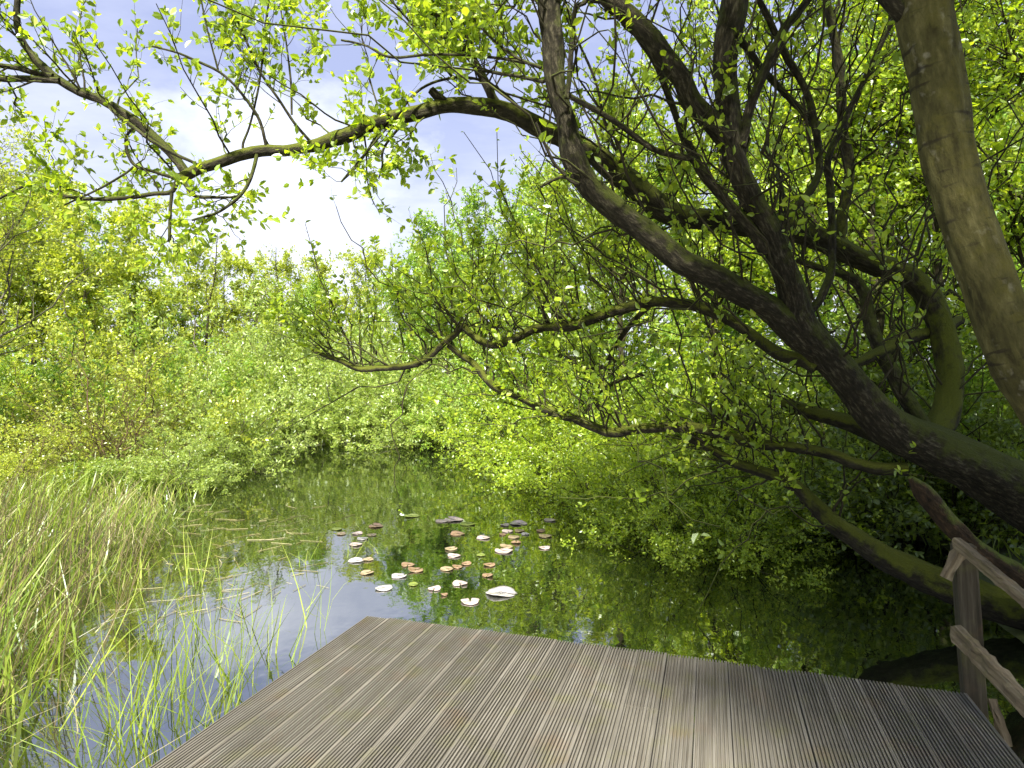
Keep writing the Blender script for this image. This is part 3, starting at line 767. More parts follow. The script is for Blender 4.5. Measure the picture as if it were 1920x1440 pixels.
def place(proto, used, px, d, rz, sc, label, cat, group, dz=0.0):
    x = (px - CX) / F * d
    loc = (x, d, max(-0.12, float(ground_z(np.array([x]), np.array([d]))[0]) + dz))
    if used.get(proto.name):
        o = dup(proto, loc, rz, sc)
    else:
        used[proto.name] = 1; o = proto
        o.location = loc; o.rotation_euler = (0, 0, rz); o.scale = (sc, sc, sc) if not isinstance(sc, (tuple, list)) else sc
    tag(o, label, cat, group)
    return o


used = {}
# left bank shrubs -----------------------------------------------------------
s_yel = proto_shrub('yellow_shrub', 101, 3.0, 1.6, M['yellow_leaf'], M['brown_twig'], stems=20, n2=10, n3=7, nl=9, leaf=(0.05, 0.085))
s_grn = proto_shrub('green_shrub', 102, 3.0, 1.7, M['green_leaf'], M['twig_bark'], stems=20, n2=10, n3=7, nl=10, leaf=(0.05, 0.09))
s_brn = proto_shrub('twiggy_shrub', 103, 2.7, 1.5, M['yellow_leaf'], M['brown_twig'], stems=34, n2=13, n3=8, nl=1, leaf=(0.04, 0.07), r0=0.018)
s_sage = proto_shrub('willow_shrub', 104, 3.0, 2.0, M['sage_leaf'], M['grey_bark'], stems=26, n2=11, n3=8, nl=10, leaf=(0.06, 0.11), asp=0.45, lowest=1.5)
s_sage2 = proto_shrub('willow_shrub', 105, 3.0, 2.0, M['sage_leaf'], M['grey_bark'], stems=26, n2=11, n3=8, nl=10, leaf=(0.06, 0.11), asp=0.45, lowest=1.5)
s_thk = proto_shrub('thicket_shrub', 106, 3.0, 2.2, M['thicket_leaf'], M['twig_bark'], stems=24, n2=9, n3=7, nl=8, leaf=(0.045, 0.085), simple=False, lowest=1.5)
s_thk2 = proto_shrub('thicket_shrub', 107, 3.0, 2.2, M['thicket_leaf'], M['twig_bark'], stems=24, n2=9, n3=7, nl=8, leaf=(0.045, 0.085), simple=False, lowest=1.5)
s_shade = proto_shrub('shade_toned_shrub', 108, 3.0, 2.2, M['shade_toned_leaf'], M['twig_bark'], stems=26, n2=9, n3=7, nl=8, leaf=(0.045, 0.085), simple=False, lowest=1.5)
t_yel = proto_tree('yellow_tree', 201, 8.0, 2.6, M['yellow_leaf'], M['grey_bark'], n1=18, n2=10, n3=7, nl=8, leaf=(0.10, 0.17))
t_yel2 = proto_tree('yellow_tree', 202, 8.0, 2.4, M['yellow_leaf'], M['grey_bark'], n1=18, n2=10, n3=7, nl=7, leaf=(0.10, 0.17))
t_grn = proto_tree('green_tree', 203, 7.0, 2.4, M['green_leaf'], M['twig_bark'], n1=18, n2=11, n3=7, nl=9, leaf=(0.08, 0.13), clear=0.1)
t_thk = proto_tree('thicket_tree', 204, 7.0, 2.4, M['thicket_leaf'], M['twig_bark'], n1=24, n2=10, n3=7, nl=6, leaf=(0.05, 0.095), clear=0.12, simple=False, twr=0.011)
t_thk2 = proto_tree('thicket_tree', 205, 7.0, 2.4, M['thicket_leaf'], M['twig_bark'], n1=24, n2=10, n3=7, nl=6, leaf=(0.05, 0.095), clear=0.12, simple=False, twr=0.011)
t_bare = proto_tree('slender_tree', 206, 7.0, 1.1, M['yellow_leaf'], M['twig_bark'], n1=16, n2=6, n3=4, nl=1, leaf=(0.06, 0.1), rad=0.07, up=0.6)
t_shd = proto_tree('unseen_shade_tree', 208, 9.2, 3.0, M['thicket_leaf'], M['twig_bark'], n1=30, n2=12, n3=8, nl=9, leaf=(0.07, 0.11), clear=0.42, simple=True)  # high dense crown shaped to shade deck and trunk from out of view
t_wisp = proto_tree('wispy_tree', 207, 6.5, 2.8, M['yellow_leaf'], M['grey_bark'], n1=20, n2=10, n3=7, nl=5, leaf=(0.05, 0.085), clear=0.25)

G_L = 'shrubs along the left bank'
for p, px, d, rz, sc, lab in (
    (s_grn, 20, 12.6, 0.3, (1.1, 1.1, 1.0), 'dense green shrub at the left edge of the photo above the reed bed'),
    (s_brn, 205, 10.9, 1.1, (0.95, 0.95, 0.85), 'brown twiggy shrub almost bare of leaves behind the reeds'),
    (s_yel, 105, 13.0, 2.0, 1.0, 'yellow green shrub between the brown twiggy shrub and left edge'),
    (s_yel, 310, 12.4, 4.0, (1.0, 1.0, 1.0), 'yellow green upright shrub just right of the brown twiggy shrub'),
    (s_sage, 400, 12.2, 2.5, (0.75, 0.75, 0.78), 'pale rounded shrub overhanging the water where the left bank juts out'),
    (s_yel, 210, 15.0, 5.0, 1.2, 'tall yellow green shrub standing behind the brown twiggy shrub'),
    (s_yel, 40, 9.0, 0.6, (0.5, 0.5, 0.38), 'low yellow green bush at the left edge where reeds meet the shrubs'),
    (s_grn, 170, 9.4, 2.6, (0.3, 0.3, 0.2), 'low green bush at the foot of the brown twiggy shrub'),
    (s_sage, 320, 9.9, 4.6, (0.5, 0.5, 0.36), 'low pale bush at the water edge left of the rounded overhanging shrub'),
    (s_grn, 345, 15.6, 3.0, 1.15, 'green shrub in the second row behind the jutting left bank'),
):
    place(p, used, px, d, rz, sc, lab, 'shrub', G_L)

G_F = 'pale shrubs along the far bank'
for p, px, d, rz, sc, lab in (
    (s_sage2, 470, 17.4, 0.0, (1.0, 1.0, 0.95), 'grey green willow shrub at the left end of the far bank'),
    (s_sage, 555, 17.6, 1.4, (1.1, 1.1, 1.05), 'grey green willow shrub on the far bank below the slender bare tree'),
    (s_sage2, 640, 17.4, 2.9, (1.05, 1.05, 1.0), 'broad grey green willow shrub at the middle of the far bank'),
    (s_sage, 730, 17.2, 4.1, (1.1, 1.1, 0.9), 'low grey green willow shrub right of the far bank middle'),
    (s_sage2, 815, 16.6, 5.2, (1.0, 1.0, 0.85), 'grey green willow shrub on the far bank under the dark branch tip'),
    (s_grn, 895, 16.0, 0.8, (1.0, 1.0, 0.85), 'darker green shrub at the right end of the far bank'),
):
    place(p, used, px, d, rz, sc, lab, 'shrub', G_F, -0.15)
G_B = 'second row trees behind the far bank'
for p, px, d, rz, sc, lab in (
    (s_sage, 415, 20.5, 3.3, 1.6, 'large grey green shrub behind the gap between left and far bank'),
    (s_sage2, 650, 22.0, 0.7, 1.6, 'large rounded grey green shrub rising behind the far bank shrubs'),
    (t_grn, 560, 24.0, 1.0, 0.72, 'small green tree behind the slender bare tree'),
    (t_grn, 760, 21.0, 2.0, 0.8, 'green tree behind the far bank shrubs beside the willow leaves'),
    (t_grn, 850, 20.0, 4.0, 0.9, 'green tree behind the far bank, mostly hidden by willow leaves'),
):
    place(p, used, px, d, rz, sc, lab, 'tree' if p is t_grn else 'shrub', G_B)
for p, px, d, rz, sc, lab in (
    (s_grn, -20, 24, 0.4, 1.7, 'big green shrub deep in the wood at the left edge'),
    (s_yel, 75, 25, 1.4, 1.8, 'big yellow green shrub deep in the wood left of the bright yellow trees'),
    (s_grn, 165, 24, 2.4, 1.7, 'big green shrub deep in the wood behind the brown twiggy shrub'),
    (s_yel, 260, 25, 3.4, 1.8, 'big yellow green shrub deep in the wood under the bright yellow trees'),
    (s_grn, 350, 25, 4.4, 1.6, 'big green shrub deep in the wood left of the far bank'),
    (s_yel, 480, 26, 5.4, 1.8, 'big yellow green shrub behind the left end of the far bank'),
    (s_yel, 590, 27, 0.9, 1.7, 'big yellow green shrub behind the slender bare tree'),
    (s_grn, 700, 26, 1.9, 1.6, 'big green shrub behind the middle of the far bank'),
    (s_grn, 800, 25, 2.9, 1.7, 'big green shrub behind the right end of the far bank'),
    (s_yel, 920, 24, 3.9, 1.8, 'big yellow green shrub deep behind the willow branch tip'),
):
    place(p, used, px, d, rz, sc, lab, 'shrub', G_B)
place(t_bare, used, 522, 22.5, 0.4, 1.0, 'slender dark almost leafless tree standing above the far bank shrubs', 'tree', None)
place(t_bare, used, 600, 27, 2.4, 1.0, 'leafless pole tree right of the slender dark tree at the skyline', 'tree', None)
place(t_bare, used, 395, 25, 4.4, 1.15, 'thin forked bare tree among yellow trees left of the sky gap', 'tree', None)
place(t_wisp, used, -60, 10.5, 0.4, 1.0, 'wispy pale branched tree leaning in from the left edge', 'tree', None)
G_W = 'yellow green trees of the wood behind'
for i, (p, px, d, rz, sc, lab) in enumerate((
    (t_yel, -60, 18, 0.2, 0.95, 'tall yellow green tree at the left edge behind the wispy tree'),
    (t_yel2, 60, 20, 1.2, 0.95, 'yellow green tree with open top above the left edge shrubs'),
    (t_yel, 165, 19, 2.6, 0.88, 'bright yellow tree above the brown twiggy shrub'),
    (t_yel2, 260, 21, 3.7, 0.88, 'bright yellow tree rising left of the sky gap'),
    (t_yel, 340, 26, 4.6, 0.9, 'yellow green tree at the foot of the sky gap'),
    (t_yel2, 420, 31, 5.5, 0.92, 'far yellow green tree left of the slender bare tree'),
    (t_yel, 478, 33, 0.9, 1.0, 'far olive yellow tree with pointed top left of the slender tree'),
    (t_yel2, 545, 36, 2.2, 1.0, 'far yellow green tree directly behind the slender bare tree'),
    (t_yel, 615, 34, 3.1, 0.98, 'far yellow green tree right of the slender bare tree'),
    (t_yel2, 690, 30, 4.2, 0.9, 'far yellow green tree at the right end of the sky gap'),
    (t_yel, 770, 29, 5.7, 1.0, 'far yellow tree showing through the willow shoots'),
    (t_grn, 20, 26, 1.9, 1.3, 'green tree deep in the wood at the left edge'),
    (t_grn, 210, 29, 5.1, 1.2, 'green tree deep in the wood behind the bright yellow trees'),
    (t_grn, 900, 27, 5.1, 1.2, 'green tree deep in the wood behind the right willow leaves'),
)):
    place(p, used, px, d, rz, sc, lab, 'tree', G_W)

G_R = 'shrubs overhanging the right bank'
for p, px, d, rz, sc, lab in (
    (s_thk, 985, 13.6, 0.0, (0.9, 0.9, 0.85), 'dark based green shrub where far bank meets right bank'),
    (s_thk2, 1075, 11.4, 1.4, (0.9, 0.9, 0.75), 'bright green shrub drooping into water at the left end of right bank'),
    (s_thk, 1190, 10.0, 2.9, (0.9, 0.9, 0.8), 'bright green shrub below the long low willow branch'),
    (s_thk, 1250, 6.6, 2.1, (0.42, 0.42, 0.42), 'small bright bush in the water nearest to the far deck edge'),
    (s_thk2, 1385, 6.2, 5.1, (0.4, 0.4, 0.4), 'small bush in the water between deck edge and lowest willow limb'),
    (s_thk2, 1290, 7.3, 1.1, (0.6, 0.6, 0.5), 'low bright bush standing in the water under the long low branch'),
    (s_thk, 1420, 7.0, 3.6, (0.5, 0.5, 0.45), 'small bush in the water right behind the lowest willow limb'),
    (s_thk, 1120, 9.0, 0.4, (0.55, 0.55, 0.5), 'low bright bush in the water left of the long low branch middle'),
    (s_thk2, 1310, 9.0, 4.1, (0.9, 0.9, 0.8), 'leafy shrub under the fork of the two low willow limbs'),
    (s_shade, 1440, 8.3, 5.2, (0.85, 0.85, 0.8), 'shaded leafy shrub behind the lowest willow limb'),
    (s_shade, 1580, 7.7, 0.8, (0.85, 0.85, 0.8), 'dark shrub behind the middle of the lowest willow limb'),
    (s_shade, 1740, 7.0, 2.2, (0.8, 0.8, 0.8), 'dark shrub behind the broken rotten stub'),
    (s_shade, 1930, 6.6, 3.8, (0.8, 0.8, 0.9), 'shrub behind the willow trunk base at the right edge'),
):
    place(p, used, px, d, rz, sc, lab, 'shrub', G_R, -0.1)
G_T = 'trees filling the right bank behind the willow'
for p, px, d, rz, sc, lab in (
    (t_thk, 940, 15.8, 0.3, (0.8, 0.8, 0.72), 'leafy tree behind the tip of the low willow branch'),
    (t_thk2, 1060, 13.2, 1.7, (0.85, 0.85, 0.85), 'leafy tree left of the front willow limb'),
    (t_thk, 1190, 11.6, 3.0, (0.9, 0.9, 0.95), 'leafy tree seen under the bend of the front willow limb'),
    (t_thk2, 1330, 10.4, 4.4, 1.0, 'leafy tree behind the two crossing willow limbs'),
    (t_thk, 1480, 9.6, 5.6, 1.05, 'leafy tree behind the upright willow trunk'),
    (t_thk2, 1640, 8.8, 0.6, 1.05, 'leafy tree between willow trunk and smooth leaning trunk'),
    (t_thk, 1790, 8.6, 2.0, 1.05, 'leafy tree behind the smooth leaning trunk'),
    (t_thk2, 1960, 8.0, 3.4, 1.05, 'leafy tree at the right edge behind the smooth leaning trunk'),
    (t_grn, 1240, 17, 3.4, 1.2, 'tall green tree deep behind the right bank'),
    (t_grn, 1520, 15, 0.4, 1.3, 'tall green tree deep behind the upright willow trunk'),
    (t_grn, 1800, 13, 1.4, 1.3, 'tall green tree deep behind the smooth leaning trunk'),
    (t_grn, 1010, 20, 2.2, 1.1, 'green tree far behind the tip of the right bank'),
    (t_yel, 1130, 24, 0.2, 1.1, 'yellow green tree far behind the front willow limb'),
    (t_yel2, 1330, 23, 1.2, 1.15, 'yellow green tree far behind the crossing willow limbs'),
    (t_yel, 1620, 21, 2.2, 1.2, 'yellow green tree far behind the curved willow limb'),
    (t_yel2, 1900, 19, 2.2, 1.2, 'yellow green tree far behind the right edge'),
    (t_grn, 1420, 20, 5.4, 1.2, 'green tree far behind the S shaped willow branch'),
    (t_grn, 1700, 18, 4.4, 1.2, 'green tree far behind the smooth leaning trunk and willow'),
    (s_grn, 1040, 15.5, 0.3, 1.3, 'tall green shrub behind the left end of the right bank'),
    (s_grn, 1180, 13.5, 1.3, 1.25, 'tall green shrub behind the long low willow branch'),
    (s_grn, 1320, 12.4, 2.3, 1.25, 'tall green shrub behind the short mossy willow stub'),
    (s_grn, 1470, 11.5, 3.3, 1.25, 'tall green shrub behind the leaning part of the willow trunk'),
    (s_grn, 1640, 11.0, 4.3, 1.25, 'tall green shrub behind the mossy cross limb'),
    (s_grn, 1830, 10.4, 5.3, 1.25, 'tall green shrub behind the curved limb at right'),
    (s_grn, 2020, 10.0, 0.9, 1.25, 'tall green shrub past the right edge'),
):
    place(p, used, px, d, rz, sc, lab, 'shrub' if p is s_grn else 'tree', G_T)

# unseen trees added behind the camera to shade the deck and the willow's trunk
for p, x, y, rz, sc, lab in (
    (t_shd, 3.9, -0.2, 0.5, (1.0, 1.0, 1.1), 'unseen broad crowned tree added for shade on the right bank beside the handrail'),
    (t_shd, 1.6, -1.9, 2.9, (1.0, 1.0, 1.15), 'unseen broad crowned tree added for shade at the landward end of the deck'),
    (t_thk, 0.1, -2.9, 0.5, (1.1, 1.1, 1.35), 'unseen leafy tree added for shade over the landward end of the deck'),
    (t_thk2, 2.9, -3.4, 2.5, (1.1, 1.1, 1.5), 'unseen tall leafy tree added for shade behind the landward end of the handrail'),
):
    if used.get(p.name): o = dup(p, (x, y, 0.35), rz, sc)
    else:
        used[p.name] = 1; o = p; o.location = (x, y, 0.35); o.rotation_euler = (0, 0, rz); o.scale = sc
    tag(o, lab, 'tree', 'unseen shade trees added behind the deck')

# ------------------------------------------------------------------ reeds and grass
def blades(mb, rng, base, H, lean, width, K=5, curl=0.25):
    """tapering blades: base [n,3], H [n], lean [n,3]"""
    n = len(base)
    u = np.linspace(0, 1, K)
    bend = rng.normal(size=(n, 3)) * curl; bend[:, 2] = -np.abs(bend[:, 2]) * 0.6
    P = base[:, None] + (Z + lean)[:, None] * (H[:, None] * u)[..., None] + bend[:, None] * (H[:, None] * u ** 2.3)[..., None]
    az = rng.uniform(0, math.pi, n); S = np.stack([np.cos(az), np.sin(az), np.zeros(n)], axis=1)
    wd = width[:, None] * np.array([0.8, 1.0, 0.85, 0.55, 0.06])[None, :K] * 0.5
    V = np.stack([P - S[:, None] * wd[..., None], P + S[:, None] * wd[..., None]], axis=2)   # n,K,2,3
    b = (np.arange(n) * K * 2)[:, None]; i = np.arange(K - 1)[None] * 2
    Fq = np.stack([b + i, b + i + 1, b + i + 3, b + i + 2], axis=2).reshape(-1, 4)
    mb.add(V, Fq)


def scatter(rng, n, x0, x1, y0, y1, keep):
    out = []
    tot = 0
    while tot < n:
        x = rng.uniform(x0, x1, n * 2); y = rng.uniform(y0, y1, n * 2)
        m = rng.uniform(size=n * 2) < keep(x, y)
        out.append(np.stack([x[m], y[m]], axis=1)); tot += m.sum()
    return np.concatenate(out)[:n]


def reed_density(x, y):
    """thick on the left bank, thinning into the shallow water towards the deck"""
    edge = np.interp(y, [1, 2.9, 3.9, 5.6, 8.3, 11.4], [-1.7, -2.0, -2.5, -3.1, -4.0, -5.0])
    cl = 0.5 + 0.5 * np.sin(x * 3.1 + 1.7 * np.sin(y * 1.3)) * np.sin(y * 2.2 + 0.8 * np.sin(x * 2.1))
    return np.clip((edge - x) / 0.9, 0.0, 1.0) * (0.35 + 0.65 * cl)


def make_reeds():
    rng = np.random.default_rng(8)
    def base_of(xy):
        return np.column_stack([xy, np.maximum(ground_z(xy[:, 0], xy[:, 1]), -0.25)])
    g, dr, st, gr = MB(), MB(), MB(), MB()
    xy = scatter(rng, 13500, -10, -1.5, 1.4, 11.6, reed_density)
    n = len(xy)
    patch = lambda q: 0.75 + 0.45 * np.sin(q[:, 0] * 2.7 + 1.1 * np.sin(q[:, 1] * 1.9)) * np.sin(q[:, 1] * 2.1 + q[:, 0] * 0.7)
    tall = patch(xy) * np.interp(xy[:, 1], [1.4, 2.6, 4, 6, 8, 11], [0.85, 1.25, 1.15, 0.68, 0.44, 0.36])
    blades(g, rng, base_of(xy), rng.uniform(0.35, 1.0, n) * tall + 0.1, rng.normal(size=(n, 3)) * np.array([.22, .22, 0]) * rng.choice([0.5, 0.9, 2.2], (n, 1), p=[.5, .3, .2]) + np.array([.06, 0, 0]), rng.uniform(0.006, 0.018, n))
    xy = scatter(rng, 6500, -10, -1.5, 1.4, 11.6, reed_density); n = len(xy)
    blades(dr, rng, base_of(xy), rng.uniform(0.3, 0.95, n) * np.interp(xy[:, 1], [1.4, 2.6, 4, 6, 8, 11], [0.75, 1.0, 0.95, 0.65, 0.5, 0.42]), rng.normal(size=(n, 3)) * np.array([.4, .4, 0]), rng.uniform(0.004, 0.010, n), curl=0.5)
    xy = scatter(rng, 650, -6.5, -1.9, 2.0, 6.5, reed_density); n = len(xy)
    H = rng.uniform(0.8, 1.45, n) * np.interp(xy[:, 1], [2, 4, 6, 9], [1, 1, .75, .5])
    b = base_of(xy); d = np.stack([rng.normal(0.22, 0.12, n), rng.normal(0.02, 0.1, n), np.ones(n)], axis=1)
    P = b[:, None] + d[:, None] * (H[:, None] * np.linspace(0, 1, 5))[..., None] + (np.stack([rng.normal(0.05, 0.08, n), rng.normal(0, .08, n), np.zeros(n)], axis=1))[:, None] * (H[:, None] * np.linspace(0, 1, 5) ** 2)[..., None]
    batch_tubes(st, P, np.repeat(np.linspace(0.0035, 0.0015, 5)[None], n, 0), 4)
    tag(g.build('green_reeds', M['reed_green'], smooth=False), 'mass of fresh green reeds and sedge covering the left bank', None, None, 'stuff')
    tag(dr.build('dry_reeds', M['reed_dry'], smooth=False), 'straw coloured dead reeds among the green ones on the left bank', None, None, 'stuff')
    tag(st.build('reed_stalks', M['reed_stalk'], smooth=False), 'tall thin brown stalks leaning right above the left bank reeds', None, None, 'stuff')
    # short grass and herbs on all the dry ground near the pond
    def on_land(x, y): return (pond_sd(x, y) > 0.0) * 1.0
    xy = scatter(rng, 16000, -14, 9, 1.0, 20, on_land); n = len(xy)
    blades(gr, rng, np.column_stack([xy, ground_z(xy[:, 0], xy[:, 1]) - 0.02]), rng.uniform(0.15, 0.5, n), rng.normal(size=(n, 3)) * np.array([.35, .35, 0]), rng.uniform(0.01, 0.022, n), curl=0.35)
    tag(gr.build('grass', M['reed_green'], smooth=False), 'rough grass on the banks under the shrubs', None, None, 'stuff')
    # dead stalks floating between the lily pads and the left bank
    fl = MB()
    n = 150
    t = rng.uniform(0, 1, n)
    px = rng.normal(470, 90, n) - 60 * t; py = 960 + 200 * t ** 1.6 + rng.normal(0, 14, n)
    y = CAMZ * F / (py - CY); x = (px - CX) / F * y
    az = rng.normal(0, 1.1, n); L = rng.uniform(0.05, 0.3, n)
    d = np.stack([np.cos(az), np.sin(az) * 1.2, np.zeros(n)], axis=1)
    b = np.stack([x, y, np.full(n, 0.006)], axis=1)
    u = np.linspace(-.5, .5, 4)
    P = b[:, None] + d[:, None] * (L[:, None] * u)[..., None] + (rng.normal(size=(n, 3)) * np.array([.15, .15, 0]))[:, None] * (L[:, None] * u ** 2)[..., None]
    batch_tubes(fl, P, np.repeat(rng.uniform(0.001, 0.0028, (n, 1)), 4, 1), 4)
    tag(fl.build('floating_stalks', M['reed_dry'], smooth=False), 'bleached dead stalks floating on the water off the left bank', None, None, 'stuff')


make_reeds()

TUFTS = [  # photo x, y of the foot, blades, height, label
 (520, 1245, 9, 0.55, 'small reed tuft by the deck edge close to its far left corner'),
 (445, 1275, 14, 0.62, 'bright green reed tuft in the open water halfway down the deck edge'),
 (405, 1345, 16, 0.60, 'broad bladed reed tuft in the white reflection left of the deck edge'),
 (370, 1365, 10, 0.55, 'thin reed tuft touching the lower part of the deck edge'),
 (330, 1300, 14, 0.62, 'reed tuft in the middle of the white sky reflection'),
 (285, 1375, 18, 0.65, 'thick reed tuft with wide blades at the bottom of the photo'),
 (250, 1335, 16, 0.7, 'dense reed tuft at the inner edge of the left reed bed near the bottom'),
 (300, 1200, 14, 0.6, 'reed tuft on the border of the sky reflection and left reed bed'),
 (365, 1200, 9, 0.5, 'sparse reed tuft in the sky reflection above the middle'),
 (420, 1130, 10, 0.55, 'yellow green reed tuft at the upper left of the sky reflection'),
 (370, 1100, 14, 0.55, 'leaning reed tuft where floating stalks meet the sky reflection'),
 (480, 1180, 6, 0.5, 'few blades of reed in the bright water left of the far deck corner'),
 (590, 1180, 4, 0.75, 'single slanting reed stalks just left of the far deck corner'),
 (575, 1060, 6, 0.35, 'faint reed tuft at the top edge of the white reflection'),
 (660, 1040, 7, 0.3, 'low reed tuft among the left lily pads'),
 (215, 1425, 20, 0.6, 'folded wide reed blades at the bottom edge near the deck'),
]


def make_tufts():
    rng = np.random.default_rng(21)
    for px, py, n, h, lab in TUFTS:
        y = CAMZ * F / (py - CY); x = (px - CX) / F * y
        mb = MB()
        b = np.column_stack([rng.normal(0, 0.07, n), rng.normal(0, 0.07, n), np.full(n, -0.12)])
        blades(mb, rng, b, rng.uniform(0.5, 1.1, n) * h + 0.12, rng.normal(size=(n, 3)) * np.array([.22, .22, 0]) + np.array([.06, 0, 0]), rng.uniform(0.004, 0.011, n), curl=0.13)
        k = max(2, n // 3)
        b = np.column_stack([rng.normal(0, 0.12, k), rng.normal(0, 0.12, k), np.full(k, -0.12)])
        blades(mb, rng, b, rng.uniform(0.4, 0.9, k) * h + 0.1, rng.normal(size=(k, 3)) * np.array([.5, .5, 0]), rng.uniform(0.003, 0.007, k), curl=0.5)
        o = mb.build('reed_tuft', M['reed_green'], loc=(x, y, 0), smooth=False)
        tag(o, lab, 'reeds', 'reed tufts standing in the open water')


make_tufts()

# ------------------------------------------------------------------ water-lily pads
def pad_mat(name, a, b, gloss=0.35):
    m, nt, new = mat(name)
    tc = new('ShaderNodeTexCoord')
    n1 = noise(nt, tc.outputs['Object'], 16, 4, 0.6)
    c = ramp(nt, n1, [(0.35, a), (0.65, b)])
    p = new('ShaderNodeBsdfPrincipled'); link(nt, c, p.inputs['Base Color']); p.inputs['Roughness'].default_value = gloss
    bp = new('ShaderNodeBump'); bp.inputs['Strength'].default_value = 0.3; bp.inputs['Distance'].default_value = 0.01
    link(nt, n1, bp.inputs['Height']); link(nt, bp.outputs[0], p.inputs['Normal'])
    o = new('ShaderNodeOutputMaterial'); link(nt, p.outputs[0], o.inputs['Surface'])
    return m


PM = {'pink': pad_mat('pad_pink', (0.33, 0.25, 0.21), (0.54, 0.45, 0.41)), 'white': pad_mat('pad_white', (0.27, 0.25, 0.235), (0.50, 0.475, 0.46), 0.25),
      'brown': pad_mat('pad_brown', (0.16, 0.10, 0.05), (0.31, 0.21, 0.13)), 'tan': pad_mat('pad_tan', (0.20, 0.15, 0.08), (0.36, 0.29, 0.18)),
      'green': pad_mat('pad_green', (0.10, 0.14, 0.02), (0.2, 0.24, 0.05))}
PADS = [  # photo x, y, width, colour, tilt, label
 (940, 1112, 60, 'white', .10, 'largest white lily pad with ragged rim, right front of the patch'),
 (882, 1129, 36, 'pink', .03, 'oval pale pink lily pad nearest the deck'),
 (862, 1095, 30, 'pink', .06, 'round pale pink lily pad above the one nearest the deck'),
 (815, 1105, 25, 'pink', .12, 'small pink lily pad beside a curled brown one in front'),
 (833, 1116, 14, 'brown', .4, 'tiny curled brown lily pad touching the small pink front pad'),
 (775, 1097, 19, 'green', .15, 'small round green lily pad, the only green one in front'),
 (748, 1081, 30, 'white', .05, 'white lily pad next to the big brown folded one'),
 (780, 1070, 30, 'brown', .45, 'big brown folded lily pad standing out of the water'),
 (765, 1060, 26, 'brown', .2, 'flat brown lily pad behind the big brown folded one'),
 (720, 1104, 33, 'white', .10, 'white lily pad at the left front of the patch'),
 (688, 1075, 26, 'tan', .25, 'tan lily pad close to the white sky reflection'),
 (668, 1052, 30, 'white', .06, 'pale lily pad at the edge of the white sky reflection'),
 (690, 1050, 22, 'tan', .12, 'tan lily pad touching the pale one by the sky reflection'),
 (667, 1022, 25, 'pink', .08, 'pink lily pad on the left side under a slanting stalk'),
 (680, 1011, 22, 'white', .08, 'narrow white lily pad on the left side of the patch'),
 (697, 1004, 18, 'tan', .08, 'small tan lily pad right of the narrow white one'),
 (670, 1001, 20, 'pink', .1, 'small pink lily pad behind the narrow white one'),
 (640, 1002, 18, 'tan', .1, 'small tan lily pad at the far left of the patch'),
 (632, 993, 20, 'green', .08, 'greenish lily pad at the far left rear'),
 (705, 987, 28, 'brown', .18, 'brown lily pad at the left rear of the patch'),
 (838, 1068, 26, 'tan', .08, 'tan lily pad in the middle over a white reflection'),
 (858, 1064, 20, 'brown', .3, 'brown curled lily pad in the middle of the patch'),
 (874, 1058, 20, 'brown', .2, 'reddish brown lily pad right of the middle curled one'),
 (851, 1043, 26, 'pink', .08, 'pink lily pad in the middle behind the curled brown one'),
 (845, 1030, 24, 'tan', .08, 'tan lily pad behind the middle pink one'),
 (902, 1042, 18, 'green', .1, 'small greenish lily pad near the centre right'),
 (918, 1060, 24, 'brown', .15, 'brown lily pad at the right middle, upper of two'),
 (915, 1080, 22, 'brown', .35, 'brown half sunken lily pad at the right middle, lower of two'),
 (906, 1009, 26, 'pink', .04, 'pale pink lily pad alone behind the centre'),
 (945, 1034, 36, 'pink', .08, 'wide pale pink lily pad under a curled one, right side'),
 (950, 1026, 26, 'tan', .35, 'curled lily pad lying on the wide pale pink one'),
 (968, 1018, 20, 'brown', .3, 'brown lily pad behind the curled pair on the right'),
 (964, 1008, 24, 'tan', .1, 'tan lily pad in the right rear cluster'),
 (985, 1002, 16, 'white', .06, 'small white lily pad in the right rear cluster'),
 (974, 996, 20, 'tan', .08, 'tan lily pad behind the small white one of the rear cluster'),
 (952, 997, 22, 'pink', .1, 'pink lily pad at the left of the right rear cluster'),
 (942, 1003, 14, 'brown', .3, 'tiny brown lily pad in front of the rear cluster'),
 (972, 982, 34, 'pink', .1, 'wide pink lily pad at the back of the right cluster'),
 (947, 985, 18, 'pink', .06, 'small pink lily pad beside the wide rear pink one'),
 (1031, 976, 23, 'pink', .05, 'pink lily pad alone at the far right rear'),
 (1022, 1006, 26, 'tan', .12, 'tan lily pad on the right edge, rear of two'),
 (1021, 1028, 22, 'pink', .06, 'pink lily pad on the right edge, front of two'),
 (1014, 996, 18, 'brown', .1, 'small brown lily pad behind the right edge pads'),
 (850, 975, 38, 'pink', .04, 'wide pink lily pad at the rear middle of the patch'),
 (828, 978, 24, 'pink', .12, 'small pink lily pad left of the wide rear middle one'),
 (877, 983, 30, 'green', .04, 'yellow green lily pad right of the wide rear middle one'),
 (772, 968, 30, 'green', .04, 'yellow green lily pad alone at the rear left of the white reflection'),
 (858, 1002, 28, 'brown', .3, 'brown crumpled lily pad behind the centre of the patch'),
]


